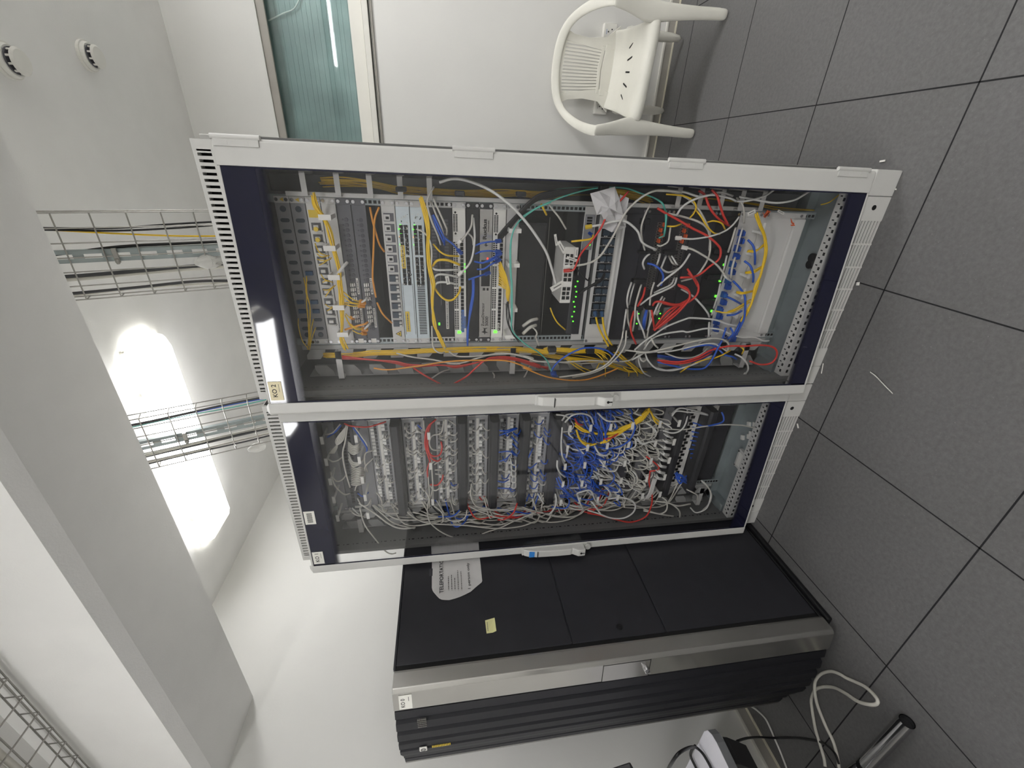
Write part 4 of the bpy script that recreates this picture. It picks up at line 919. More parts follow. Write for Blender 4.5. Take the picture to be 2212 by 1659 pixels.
for pts in ([(1390,1370),(1400,1300),(1380,1260)], [(1750,1390),(1820,1280),(1870,1160)], [(560,1340),(700,1250),(800,1220)]): c2('D', pts, 'grey', r=.003, y=.24)
# lower right of KO 2
W_ = [('E',[(1690,560),(1620,700),(1570,860),(1575,1000),(1620,1190)]), ('E',[(1770,1160),(1640,1250),(1590,1340),(1610,1420)]), ('F',[(1440,60),(1400,180),(1380,300),(1390,400)]), ('F',[(1390,420),(1390,560),(1440,730)]), ('F',[(1480,70),(1440,200),(1400,380)]), ('F',[(1370,420),(1350,560),(1330,700)]),
 ('F',[(1570,90),(1530,220),(1490,380),(1480,550),(1450,720)]), ('F',[(2040,0),(2000,100),(1850,180),(1700,250),(1530,380)]), ('F',[(2010,0),(1960,90),(1820,160),(1740,200)]), ('F',[(1740,60),(1700,200),(1680,380),(1690,500),(1660,700),(1620,900)]), ('F',[(1510,430),(1530,560),(1590,700),(1620,800)]),
 ('F',[(1850,250),(1790,360),(1740,470),(1650,700)]), ('F',[(1880,270),(1820,370),(1780,460)]), ('F',[(1480,960),(1600,850),(1750,750),(1900,650),(2150,550),('H',400,510),('H',650,530),('H',800,580),('H',1000,620)]), ('F',[(1600,960),(1700,820),(1850,750),(2100,710),('H',350,670),('H',550,630),('H',700,640),('H',830,690),('H',950,730),('H',1100,730),('H',1200,770),('H',1270,770)]),
 ('F',[(1350,960),(1480,975),(1620,990),(1800,960),('H',200,830),('H',400,780),('H',600,745),('H',720,750),('H',790,780),('H',810,820),('H',800,880)]), ('F',[(1500,1000),(1700,990),(1900,960),('H',0,900),('H',200,880),('H',450,820),('H',620,800),('H',700,830),('H',790,890),('H',800,900)]),
 ('H',[(880,920),(960,960),(1020,1030),(1030,1100),(990,1160)]), ('G',[(120,480),(300,520),(480,580),(570,660),(600,800),(590,950),(530,1080),(430,1200),(270,1250)]), ('G',[(0,220),(150,230),(280,270),(400,350),(480,450),(560,600),(600,720),(590,900)]), ('G',[(930,520),(850,620),(750,690),(600,740),(400,770),(240,760)]),
 ('G',[(830,1240),(760,1170),(680,1070),(560,980),(400,890),(310,870)]), ('G',[(930,290),(1150,330),(1350,360),(1550,330),(1680,260),(1730,230)]), ('G',[(1330,210),(1200,290),(1000,340),(880,340)]), ('G',[(900,300),(960,370),(985,450),(985,590)]), ('G',[(220,500),(280,410),(400,330),(600,270),(800,300),(900,340)]), ('G',[(100,220),(300,235),(500,290),(700,240),(860,280)]),
 ('G',[(890,640),(850,780),(805,920)]), ('G',[(970,640),(930,780),(895,920)]), ('G',[(790,960),(760,1100),(720,1240)]), ('G',[(885,980),(850,1100),(835,1220)]), ('H',[(740,0),(780,50),(840,90)]), ('H',[(715,120),(690,240),(640,400)]), ('H',[(640,420),(615,480)]), ('H',[(270,180),(400,260),(500,360),(570,450),(590,500)]), ('H',[(590,560),(585,640),(585,730)]),
 ('G',[(150,620),(140,700),(120,800),(40,850),(0,840)]), ('G',[(30,940),(10,1020),(-20,1100)]), ('G',[(100,960),(60,1060),(50,1110),(130,1150),(240,1110)]), ('G',[(130,960),(170,1040),(210,1060)]), ('G',[(160,960),(210,1040),(230,1060)]), ('G',[(0,1310),(100,1220),(220,1130),(300,1050),(370,940)]), ('F',[(1540,1000),(1560,1080),(1600,1110),(1640,1080)]),
 ('F',[(1620,1000),(1660,1100),(1760,1200),(1900,1230),(2130,1190)]), ('F',[(1530,1010),(1540,1130),(1600,1260),(1720,1330)]), ('F',[(1700,800),(1740,880),(1790,930)]), ('F',[(1440,1090),(1500,1060),(1600,1000)]), ('H',[(0,1080),(150,1110),(350,1060),(500,1000),(620,940)]), ('H',[(90,910),(230,960),(370,965),(500,920),(590,840)]), ('H',[(470,800),(540,760),(600,750)])]
for k, (fr, pts) in enumerate(W_): c2(fr, pts, 'white' if k % 3 else 'grey', r=.0042 if k % 4 else .0036, y=.165+.006*(k % 5), plug=(WHITE if k in (20, 21, 17, 12) else None))
R_ = [('F',[(1620,130),(1590,250),(1520,380)]), ('F',[(1470,440),(1430,600),(1440,740),(1500,880)]), ('F',[(1700,400),(1720,520),(1740,660)]), ('F',[(1730,690),(1850,520),(1950,420),(2100,350),(2150,310)]), ('F',[(1740,700),(1900,560),(2040,440),(2150,340)]), ('F',[(1720,370),(1760,320),(1850,320),(1970,350),(2080,350),(2150,310)]),
 ('H',[(350,0),(420,60),(465,140),(460,220),(420,280),(330,340),(220,370),(100,350),(0,320)]), ('H',[(230,130),(330,170),(370,240),(350,300),(250,360),(100,500),(0,600)]), ('H',[(240,140),(350,200),(370,260),(340,330),(200,480),(0,630)]), ('H',[(640,860),(830,830),(1000,830),(1200,820),(1330,850),(1360,930),(1300,1020),(1170,1040),(1050,1000)]), ('G',[(0,420),(100,480),(250,560),(400,650),(560,730),(680,830),(720,900),(700,1000),(600,1080),(450,1190),(260,1210)]),
 ('G',[(470,220),(540,270),(580,380),(640,480),(720,560),(820,620)]), ('G',[(620,210),(680,280),(710,380),(750,500),(800,600)]), ('G',[(340,1110),(400,1200),(460,1310)]), ('H',[(0,990),(250,1010),(450,960),(600,880),(720,860)]), ('H',[(0,1010),(250,1030),(460,980),(620,900)])]
for k, (fr, pts) in enumerate(R_): c2(fr, pts, 'red', r=.0046, y=.155+.006*(k % 4))
for fr, pts in (('F',[(1650,400),(1620,550),(1610,680)]), ('F',[(1640,410),(1600,560),(1590,700)]), ('E',[(1650,1345),(1740,1370),(1820,1430),(1860,1520),(1830,1640)]), ('H',[(780,620),(740,750),(690,850),(640,950),(580,1040),(500,1090),(300,1080),(0,1010)]), ('H',[(860,90),(930,160),(990,250),(1000,350),(990,500),(950,600),(880,720)]), ('G',[(1030,780),(1090,850),(1110,950),(1110,1060)]), ('G',[(990,1020),(1060,1080),(1090,1180),(1090,1260)]),
                ('H',[(300,870),(450,830),(600,820),(700,860)]), ('H',[(700,870),(770,930),(850,950),(900,980)]), ('H',[(790,270),(860,300),(950,350)]), ('H',[(790,480),(880,470),(960,430)]), ('H',[(830,620),(860,690),(800,750)]), ('H',[(940,560),(900,650),(850,740)])): c2(fr, pts, 'blue', r=.0045, y=.17)
for k in range(8): c2('H', [(0,930+12*k),(200,960+8*k),(400,960+8*k),(560,900+8*k),(700,800),(820,700-10*k),(920,600)], 'blue', r=.0036, y=.24+.004*k, kind='network cable')
for k in range(4): c2('H', [(820+20*k,780),(880+10*k,680),(930,580+20*k),(960,500)], 'blue', r=.0036, y=.2)
strands('G', [(1120,480),(1180,600),(1220,740),(1235,900),(1210,1040),(1170,1180),(1130,1310),('H',1070,340),('H',1010,470),('H',950,545)], 'yellow', 5, .007, .165, r=.0026, label='yellow fibre in the thick bundle at the bottom fibre tray')
for fr, pts in (('G',[(1210,850),(1120,900),(1030,900)]), ('G',[(1210,830),(1120,910),(1020,915)]), ('G',[(1190,1080),(1100,1130),(1000,1150)]), ('G',[(1190,1095),(1100,1150),(1000,1160)]), ('H',[(1080,200),(980,220),(900,210)]), ('H',[(1080,210),(980,235),(900,225)]), ('H',[(1050,330),(900,420),(780,450),(660,430)]), ('H',[(1060,300),(900,400),(800,440)]), ('G',[(100,260),(300,280),(400,330),(440,400),(420,470),(370,530)]), ('G',[(570,580),(640,565),(730,590),(770,660)]), ('G',[(430,430),(500,520),(560,620),(640,700),(710,715)]), ('G',[(110,625),(200,625),(270,600)]),
                ('H',[(940,830),(980,870),(960,920)]), ('H',[(640,970),(740,930),(830,880)]), ('H',[(380,1040),(520,990),(650,960)]), ('H',[(260,1130),(330,1080),(420,1030)])): c2(fr, pts, 'yellow', r=.0028, y=.17)
c2('G', [(100,450),(100,560),(75,740)], 'teal', r=.0035, y=.17); c2('G', [(0,320),(60,370),(90,450)], 'teal', r=.003, y=.18)
c2('G', [(1860,380),(1960,350),(2090,250)], 'yellow', r=.0022, y=.22, kind='earth wire', name='earth_wire')
def strap(fr, X, Y, w, h, y, lab):
    p = at(FR[fr][0]+FR[fr][2]*X, FR[fr][1]+FR[fr][2]*Y, 1, y)
    return tag(obj('velcro_strap', MB().box(p.x-w/2, p.x+w/2, y-.01, y+.014, p.z-h/2, p.z+h/2), BLACK, bevel=.003), lab, 'cable tie', 'black velcro straps round cables in KO 2')
for fr, X, Y, w, h in (('A',1885,360,.014,.03), ('C',160,360,.014,.03), ('C',940,415,.014,.03), ('C',1755,425,.014,.03), ('E',1070,350,.02,.03), ('E',1620,790,.02,.03), ('E',1640,1200,.012,.06), ('F',1500,400,.014,.05), ('F',1400,740,.014,.05), ('F',1540,40,.014,.05), ('F',1690,395,.014,.04), ('F',385,950,.02,.03), ('F',890,970,.02,.03), ('F',1190,945,.02,.03), ('E',1950,1200,.014,.05)):
    strap(fr, X, Y, w, h, .165, 'black velcro strap wrapped round cables in cabinet KO 2')
for fr, X, Y, lx, ly, wd, y, lb in (('E',435,1035,10,75,.008,.17,'small white printed cable flag above the small white switch'), ('E',510,1130,40,75,.012,.165,'white cable flag leaning over the small white switch'), ('E',710,1200,-8,65,.010,.16,'white upright cable flag right of the small white switch'), ('E',650,1290,70,22,.010,.16,'white horizontal cable flag crossing the small white switch'),
                        ('F',455,110,85,-50,.018,.155,'white barcode cable tag on the thick white cable'), ('G',1070,470,45,-22,.012,.16,'white cable flag on the thick yellow fibre bundle'), ('G',1405,465,35,18,.008,.2,'small white cable end lying over the bottom blank panel'), ('C',780,1570,12,55,.012,.15,'white cable flag on the white cable loops'), ('H',645,685,42,2,.006,.17,'thin white cable flag above the lower left post')):
    a, c_, s_ = FR[fr]; p = at(a+s_*X, c_+s_*Y, 1, y); p2 = at(a+s_*(X+lx), c_+s_*(Y+ly), 1, y); d = (p2-p); u = d.cross(Vector((0, 1, 0))).normalized()
    tag(obj('cable_flag', MB().obox(p, d, u*wd/2, Vector((0, .0008, 0))).obox(p+Vector((0, -.0011, 0)), d*.6, u*wd*.1, Vector((0, .0002, 0)), 1), [LABELW, GREYINK]), lb, 'label')
for X, Y, s_ in ((1250,460,1), (1540,590,.7)): 
    p = at(1420+.18987*X, 370+.18987*Y, 1, .2); b = MB()
    for k in range(5): b.obox(p+Vector((random.uniform(-.012, .012), 0, random.uniform(-.012, .012)))*s_, Vector((random.uniform(-.01, .01), 0, random.uniform(-.01, .01)))*s_, (0, .002, 0), Vector((.002, 0, .002)))
    tag(obj('orange_clip', b, ORANGE), 'small broken orange plastic clip '+('near the bottom fibre tray' if s_ == 1 else 'resting on the bottom blank panel'), 'clip')

# ================================================================== CABLES IN KO 1
def c1(fr, pts, col, y=.2, r=.003, y2=None, yb=.02, kind='patch cable', plug=None, name='patch_cable'): return cable(px_path(fr, pts, y, y2, yb), col, r*.86 if r > .0033 and col != 'yellow' else r, kind=kind, name=name, plug=plug)
for k in range(5): c1('K', [(700+4*k,180),(640-18*k+30,330),(590+5*k,400),(530+12*k,470)], 'grey')
c1('K', [(650,180),(590,250),(510,305)], 'blue', r=.0038); c1('K', [(640,170),(560,260),(470,275)], 'grey')
c1('K', [(715,190),(690,350),(665,480),(690,640),(740,820)], 'grey', r=.0036); c1('K', [(770,200),(840,300),(910,410),(905,470)], 'blue', r=.0042); c1('K', [(785,200),(860,300),(910,380),(910,460)], 'white')
for k in range(6): c1('K', [(720,350+k*18),(770,395+k*17),(820,380+k*16),(845,350+k*16)], 'grey', yb=.04)
for k in range(3): c1('K', [(725,470+k*30),(770,560+k*20),(840,560+k*10),(890,510+k*5)], 'grey', yb=.04)
for k in range(11): c1('K', [(755,600+k*19),(800,625+k*17),(850,615+k*17),(895,635+k*13)], 'grey', yb=.04)
c1('K', [(540,660),(560,740),(600,820),(680,890),(740,880)], 'grey', r=.0036); c1('K', [(510,520),(560,555),(620,540),(660,510)], 'grey'); c1('K', [(550,690),(600,755),(660,740),(700,690)], 'grey')
c1('K', [(840,1030),(890,1200),(1000,1350),(1100,1470),(1160,1500),(1210,1490)], 'grey', r=.0032, y=.19); c1('K', [(830,980),(1000,1090),(1150,1200),(1270,1240),(1410,1230)], 'grey', r=.0042, y=.19); c1('K', [(970,1000),(1080,1100),(1200,1190),(1400,1240)], 'grey', r=.0036)
c1('K', [(820,880),(870,910),(930,870)], 'blue'); c1('K', [(815,930),(860,1000),(920,1000),(960,930)], 'grey'); c1('K', [(790,850),(810,800),(880,780)], 'grey'); c1('K', [(730,1040),(800,1100),(900,1120)], 'grey'); c1('K', [(760,1030),(850,1110)], 'white')
c1('K', [(680,165),(750,190),(850,200),(950,195),(1110,145)], 'red', r=.0036, y=.19)
c1('K', [(980,440),(900,470),(890,560),(920,660)], 'grey'); c1('K', [(980,520),(900,600),(890,660)], 'grey'); c1('K', [(1080,380),(1110,420),(1160,440)], 'grey'); c1('K', [(1010,870),(1050,920),(1070,980)], 'grey', r=.004)
for pts in ([(390,120),(300,210),(275,360),(300,470),(330,560)], [(380,130),(320,200),(290,380),(340,490),(420,490),(450,420),(440,350)], [(330,180),(300,330),(330,500),(400,550),(440,520)], [(320,560),(300,640),(305,720)], [(330,790),(400,795),(450,740),(460,690)], [(1220,980),(1180,1080),(1100,1140),(1020,1150)]): c1('L', pts, 'red', r=.0042, y=.185)
for pts in ([(470,130),(440,260),(350,290),(320,360),(350,430),(440,440)], [(430,540),(350,570),(310,700),(320,900),(300,1050),(330,1180),(450,1280),(600,1340),(750,1340),(900,1280),(1050,1230),(1200,1160),(1420,1070)], [(340,520),(350,700),(355,820),(330,930)], [(320,790),(370,850),(420,830),(440,780)], [(750,780),(745,900),(790,1000),(900,1040),(1100,1060),(1250,1035),(1420,1090)], [(740,850),(715,880)], [(260,130),(270,240)], [(280,860),(320,940),(320,1040)],
            [(590,180),(560,160),(520,130)], [(375,640),(440,640)], [(380,680),(440,690)], [(370,585),(430,545)], [(370,1010),(450,1080),(460,1160),(440,1180)], [(700,1010),(700,1090),(670,1140),(600,1170),(520,1150),(460,1090)], [(80,1060),(200,1150),(350,1190),(700,1210),(1000,1240),(1250,1220),(1420,1160)], [(720,1010),(900,1090),(1100,1150),(1270,1170)]): c1('L', pts, 'grey', r=.0036, y=.19)
for pts in ([(1030,235),(1100,240),(1210,210)], [(1040,285),(1110,260),(1220,215)], [(1030,460),(1130,450),(1210,480)], [(1030,555),(1100,530),(1150,480)], [(1020,755),(1080,765),(1130,740)], [(1020,825),(1110,830),(1190,840)], [(1180,260),(1230,300)], [(1160,300),(1230,370)], [(1170,370),(1230,430)], [(1160,440),(1220,500)], [(540,770),(560,800),(600,790)], [(410,1120),(560,1110),(640,1040)], [(1330,520),(1360,460),(1380,420)], [(200,180),(240,220)], [(1140,820),(1160,860),(1200,850)], [(1330,610),(1360,620),(1420,570)]): c1('L', pts, 'blue', r=.0036, y=.19)
for i in range(5): c1('L', [(1150+8*i,520+60*i),(1165,580+60*i),(1200,590+58*i),(1205,540+58*i)], 'white', r=.0042, y=.2)
for n_ in plugs:       # short cables arching from the plugged ports to the manager below
    pl, yf = plugs[n_]
    for j, (x, z) in enumerate(pl):
        if j % 3 == 2: continue
        col = 'grey' if n_ not in (16, 19) else random.choice(('blue', 'blue', 'grey'))
        s_ = random.choice((-1, 1))*random.uniform(.004, .022); dn = -random.uniform(.022, .036)
        cable([(x, yf-.018, z-.002), (x+s_*.2, yf-.045, z-.004), (x+s_*.7, yf-.055, z+dn*.6), (x+s_, yf-.03, z+dn*1.1)], col, .0028, kind='short patch cable', sm=4)
rr = random.Random(11)
def duct_run(n, col, xa_, xb_, za, zb, r, ya=.19, yb_=.30):
    for k in range(n):
        x = rr.uniform(xa_, xb_); z0 = rr.uniform(*za); z1 = rr.uniform(*zb); m_ = 7; P = []
        xs = -1.675
        P.append((xs+.03, .24, z0+.01)); amp = rr.uniform(.008, .03); ph = rr.uniform(0, 6)
        for i in range(m_):
            t = i/(m_-1); P.append((x+amp*math.sin(ph+t*5)+.0*t, rr.uniform(ya, yb_), z0+(z1-z0)*(.06+.88*t)))
        P.append((xs+.03, .24, z1-.01)); cable(P, col, r, kind='long cable', name='network_cable', sm=5)
duct_run(22, 'grey', -1.79, -1.70, (1.35, 1.86), (.75, 1.15), .0034); duct_run(12, 'grey', -1.80, -1.70, (.95, 1.2), (.36, .62), .0034); duct_run(3, 'red', -1.79, -1.72, (1.3, 1.5), (.7, .9), .0034); duct_run(2, 'blue', -1.76, -1.71, (1.5, 1.7), (1.0, 1.2), .0034); duct_run(5, 'dark grey', -1.77, -1.71, (1.6, 1.9), (.5, .9), .003)
for pts in ([(1300,60),(1200,180),(1080,240),(960,290),(810,312)], [(1280,70),(1180,190),(1060,250),(950,300),(815,318)], [(1270,90),(1150,200),(1000,280),(870,370),(790,410)], [(1260,80),(1160,180),(1010,270),(880,360),(800,400)], [(1290,80),(1220,170),(1090,250),(970,310),(830,380)], [(540,200),(600,270),(700,305),(760,310)], [(535,240),(610,285),(700,312),(758,316)], [(550,290),(590,370),(660,420),(750,420)], [(560,310),(600,380),(670,425),(750,426)]):
    for k in range(2 if pts[0][0] > 1000 else 1): cable([p+Vector((rr.uniform(-.006, .006), rr.uniform(-.006, .006), rr.uniform(-.004, .004))) for p in px_path('M', pts, .175)], 'yellow', .0044, kind='thick fibre cable', name='fibre_cable')
for pts in ([(1300,80),(1340,150),(1420,210)], [(1310,90),(1350,190),(1400,230)]): c1('M', pts, 'yellow', r=.004, y=.18, kind='thick fibre cable', name='fibre_cable')
for pts in ([(530,160),(560,215),(610,225)], [(1260,550),(1330,600),(1390,660),(1370,690),(1300,700)], [(1300,700),(1290,820),(1320,950),(1310,1060),(1250,1170),(1100,1222),(930,1190),(780,1150),(660,1130)], [(820,370),(900,360),(980,310)]): c1('M', pts, 'red', r=.0042, y=.175)
for pts in ([(870,985),(1000,970),(1110,1000),(1150,1060),(1120,1130),(1030,1180),(900,1180),(760,1130),(660,1100)], [(400,250),(390,420),(400,540),(430,600)], [(450,440),(455,500),(440,560)], [(350,590),(350,660),(380,720),(430,760)], [(470,250),(470,320),(510,360)], [(730,440),(780,520),(850,540),(900,500)], [(330,930),(340,1000),(320,1080),(270,1140)], [(550,940),(570,920),(690,900),(740,1000),(820,1060)], [(560,950),(580,1020),(620,1100)], [(760,100),(850,180),(950,190),(1040,180)], [(430,200),(500,130),(600,110),(690,140),(720,220)], [(400,180),(450,120),(560,110)], [(1170,350),(1200,400),(1280,440)], [(1160,370),(1220,420),(1300,400),(1420,380)], [(780,580),(830,640),(880,690)], [(150,930),(180,980),(210,1030)], [(700,1010),(760,1090),(800,1150)], [(340,120),(420,130),(480,160)]): c1('M', pts, 'white', r=.0046, y=.17)
for pts in ([(1100,120),(1145,250),(1090,380),(980,450),(860,470),(800,460)], [(340,770),(380,860),(470,940),(600,1030),(690,1060)], [(360,760),(440,900),(560,1000)]): c1('M', pts, 'blue', r=.0044, y=.175)
c1('N', [(220,360),(400,370),(600,340),(800,320),(1000,325),(1100,345),(1190,360)], 'grey', r=.0036, y=.19, y2=.17); c1('N', [(560,320),(620,335),(720,320),(810,290),(820,240),(800,190)], 'blue', r=.0046, y=.18)
for pts in ([(590,890),(640,930),(685,1010),(680,1090),(640,1180),(540,1220),(480,1170)], [(600,900),(660,960),(695,1040),(670,1130),(600,1200)], [(440,980),(500,1010),(550,1040),(550,1090)], [(450,150),(440,280),(390,370),(300,405),(200,380)], [(290,230),(340,180),(450,190),(560,200),(660,220)], [(290,210),(370,150),(500,170),(660,215)], [(0,1180),(150,1230),(230,1200),(240,1110),(190,1060)], [(200,1100),(300,1140),(370,1210),(360,1290),(300,1320)], [(100,1100),(250,1120),(350,1150),(480,1130)], [(0,1200),(200,1240),(330,1260)]): c1('N', pts, 'white' if pts[0][0] % 4 else 'grey', r=.0044, y=.19)
for k in range(8): c1('N', [(210-14*k,410+62*k),(250-14*k,440+62*k),(300-14*k,448+62*k)], 'white', r=.0048, y=.165)
for k in range(7): c1('N', [(230-16*k,470+60*k),(240-14*k,490+62*k),(290-14*k,500+62*k)], 'white', r=.0048, y=.165)
for k in range(12): c1('N', [(330+rr.randint(-10, 20),800+rr.randint(0, 90)),(370+rr.randint(-10, 20),830+rr.randint(0, 100)),(440,830+rr.randint(0, 90))], 'blue', r=.0038, y=.18)
for k in range(9): c1('N', [(560+rr.randint(-60, 0)-8*k,300+45*k),(590-12*k,320+42*k)], 'blue', r=.0032, y=.19)
for k in range(4): c1('N', [(100+12*k,870),(80+10*k,940),(60+10*k,1010),(20+8*k,1080)], 'white', r=.0044, y=.175)
# hanging loops between switch ports and ring managers: the blue and the grey cable masses
def mass(n, col, zr, xr=(-1.66, -1.17), r=.0031):
    for k in range(n):
        x0 = rr.uniform(*xr); z0 = rr.uniform(*zr); dx = rr.uniform(-.11, .11); dz = rr.uniform(-.075, .075)
        sag = rr.uniform(.015, .06)
        P = [(x0, .24, z0), (x0+dx*.1, .205, z0-sag*.3), (x0+dx*.35, rr.uniform(.17, .2), z0-sag+dz*.3), (x0+dx*.75, rr.uniform(.17, .2), z0-sag+dz*.6), (min(max(x0+dx, -1.70), -1.15), rr.uniform(.2, .23), z0+dz)]
        cable(P, col if rr.random() > .12 else 'white', r, kind='tangled cable', sm=5)
mass(88, 'blue', (.86, 1.03)); mass(22, 'blue', (.76, .87)); mass(80, 'grey', (.60, .84)); mass(18, 'white', (.6, 1.0), r=.0037)
for k in range(9):
    j = lambda a: rr.randint(-a, a)
    c1('M', [(600+35*k+j(20),95),(660+28*k+j(30),200+j(30)),(720+18*k+j(30),320+j(30)),(740+14*k+j(30),430+j(40))], 'blue', r=.004, y=.18+.004*(k % 4))

# loose bits on the base plate of KO 1
for i, (X, Y) in enumerate(((1085,315), (1145,318), (1020,450), (1085,440), (1105,410), (1108,488), (1215,245))):
    p = at(1390+.211*X, 850+.211*Y, 2, .116)
    tag(obj('cage_nut_cap', MB().obox((p.x, p.y, .119), Vector((.011, .004, 0)), Vector((-.003, .008, 0)), (0, 0, .006)), WHITE, bevel=.002), 'small white plastic cap lying loose on the base plate of KO 1', 'plastic cap', 'white plastic caps on the base plate of KO 1')
p = at(1390+.211*1030, 850+.211*690, 2, .116)
t_ = thing('junction_box', 'small clear-topped white box lying on the base plate of cabinet KO 1', 'box', (p.x, p.y, .113))
obj('box_body', MB().box(p.x-.05, p.x+.05, p.y-.035, p.y+.035, .113, .135), LGREY, t_, bevel=.004); obj('lid', MB().box(p.x-.035, p.x+.04, p.y-.02, p.y+.02, .135, .139), WHITE, t_, bevel=.002)
for sx in (-.04, .04):
    for sy in (-.027, .027): obj('screw', MB().cyl((p.x+sx, p.y+sy, .135), (p.x+sx, p.y+sy, .138), .004, 8), SCREW, t_)
finish_labels()

# ================================================================== BLACK RACK KO 0
X0, X1 = -2.46, -1.862
rk = thing('server_rack', 'black server rack with silver door frame labelled KO 0, standing left of KO 1', 'server cabinet', ((X0+X1)/2, .1, 0))
obj('carcass', MB().box(X0+.004, X1-.004, -.345, .56, .04, 1.735), BLACKM, rk)
obj('plinth', MB().box(X0+.01, X1-.004, -.37, .55, .0, .035).box(X0+.03, X1+.012, -.39, .56, .0, .022), BLACK, rk, bevel=.006)
for za, zb in ((.045, .7045), (.7105, 1.0855), (1.0915, 1.735)):
    obj('side_panel', MB().box(X1-.004, X1+.002, -.350, .56, za, zb), BLACKM, rk, bevel=.0015)
obj('top_cover', MB().box(X0, X1+.002, -.36, .56, 1.736, 1.745), BLACKM, rk, bevel=.002)
obj('side_lock', MB().cyl((X1+.002, -.31, .885), (X1+.006, -.31, .885), .0125, 20).cyl((X1+.006, -.31, .885), (X1+.0075, -.31, .885), .006, 12), BLACK, rk, bevel=.0012)
# silver frame: chamfered side face and front face
sf = MB().prism([(X1+.001, -.365, .03), (X1+.006, -.375, .03), (X1+.006, -.425, .03), (X1-.004, -.437, .03), (X1-.088, -.449, .03), (X1-.088, -.37, .03)], (0, 0, 1.712))
silver = obj('silver_door_frame', sf, BRUSH, rk, bevel=.002)
obj('frame_gap', MB().box(X1-.06, X1-.001, -.366, -.348, .045, 1.738), HOLE, rk)
obj('silver_door_frame', MB().box(X0, X0+.012, -.40, -.36, .03, 1.742), BRUSH, rk)
# convex ribbed mesh door
prof = []; nR = 8; xa_, xb_ = X1-.088, X0+.004
def arc(t): return -.445-.022*math.sin(PI*min(1, t*1.25+.05))+.062*max(0, t-.55)**1.0*1.6
for k in range(nR):
    ta, tb = k/nR, (k+1)/nR
    for tt, off in ((ta+.01, 0), (ta+(tb-ta)*.62, -.002), (ta+(tb-ta)*.78, .011), (tb, .011 if k < nR-1 else .0)):
        prof.append((xa_+(xb_-xa_)*tt, arc(tt)+off))
b = MB(); n = len(prof)
poly = [(x, y, .04) for x, y in prof] + [(xb_, -.36, .04), (xa_, -.36, .04)]
b.prism(poly, (0, 0, 1.7)); md = obj('mesh_door', b, MESHB, rk)
yy = arc(.42)
obj('badge', MB().box(-2.2, -2.172, yy-.008, yy-.003, 1.640, 1.668), WHITE, rk, bevel=.005)
b = MB().cyl((-2.186, yy-.0082, 1.654), (-2.186, yy-.009, 1.654), .0098, 20); obj('badge_disc', b, GREYINK, rk)
text('badge_lettering', 'hp', .0125, (-2.1925, yy-.0092, 1.6475), (1, -.0, 0), (0, 0, 1), LABELW, rk, width=.0135)
b = MB()
for i in range(12): b.box(-2.192, -2.178, yy-.0045, yy-.003, 1.555+i*.0058, 1.5585+i*.0058)
obj('gold_print', b, YEL, rk)
b = MB()
for i in range(9):
    for j in range(5): b.box(-2.045+j*.012, -2.045+j*.012+.006, arc(.15)-.006, arc(.15)-.002, 1.635+i*.0035, 1.637+i*.0035)
obj('mesh_sparkle', b, STEEL, rk)  # small steel bars imitate a spot of reflected light on the mesh
# KO 0 sticker on the silver front
fx, fy = X1-.004, -.437; dv = Vector((-.084, -.012, 0)).normalized(); nv = Vector((-dv.y, dv.x, 0)); nv = nv if nv.y < 0 else -nv
def fr0(u, z, o=.0006): return Vector((fx, fy, z)) + dv*u + nv*o
b = MB().prism([fr0(.010, 1.678), fr0(.078, 1.678), fr0(.078, 1.722), fr0(.010, 1.722)], nv*.0005); stk = obj('name_sticker', b, LABELW, rk)
text('lettering', 'KO 0', .014, fr0(.069, 1.702, .0014), -dv, (0, 0, 1), INK, rk, width=.042, bold=.012)
obj('small_print', MB().prism([fr0(.02, 1.688, .0012), fr0(.04, 1.688, .0012), fr0(.04, 1.690, .0012), fr0(.02, 1.690, .0012)], nv*.0003), GREYINK, rk)
# latch plate with knob
b = MB()
for u0, u1, z0_, z1_ in ((.0, .084, .993, .995), (.0, .084, .809, .811), (.002, .0036, .811, .993)): b.prism([fr0(u0, z0_, .0), fr0(u1, z0_, .0), fr0(u1, z1_, .0), fr0(u0, z1_, .0)], nv*.0008)
obj('latch_outline', b, HOLE, rk)
obj('latch_plate', MB().prism([fr0(.004, .812, 0), fr0(.084, .812, 0), fr0(.084, .992, 0), fr0(.004, .992, 0)], nv*.0007), BRUSH, rk)
c_ = fr0(.045, .825, 0); obj('latch_knob', MB().cyl(c_, c_+nv*.012, .012, 18, r2=.009).obox(c_+nv*.016, nv*.006, dv*.0025, Vector((0, 0, .010))), CHROME, rk, bevel=.001)
# paper notice taped on the side
PX = X1+.0035
def side(X, Y, o=0): return at(900+.1326*X, 1160+.1326*Y, 0, PX+o)
pts = [(250,430),(248,830),(258,870),(275,905),(330,970),(370,1010),(410,1028),(470,1034),(530,1035),(620,1012),(700,985),(780,950),(880,900),(970,820),(1060,745),(1068,720),(1060,640),(1045,480),(1030,360),(1010,100),(1000,-60),(232,20),(240,230)]
sign = thing('paper_notice', 'curled white paper notice headed TELEPORTATION on the side of the black rack', 'paper', side(600, 500))
P_ = [side(X, Y) for X, Y in pts]; nn = len(P_)
cc = side(620, 480); curl = []
for (X, Y), p in zip(pts, P_): curl.append(p + Vector((.0028 if Y > 880 or (X > 950 and Y > 600) else .001, 0, 0)))
b = MB(); mids = [cc+(p-cc)*.72 for p in P_]; b.v = curl+mids+[cc]
for i in range(nn):
    b.f += [[i, (i+1) % nn, nn+(i+1) % nn, nn+i], [nn+i, nn+(i+1) % nn, 2*nn]]; b.mi += [0, 0]
so_ = obj('sheet', b, PAPER, sign); sm_ = so_.modifiers.new('thick', 'SOLIDIFY'); sm_.thickness = .0006; sm_.offset = 1
PO = .0034
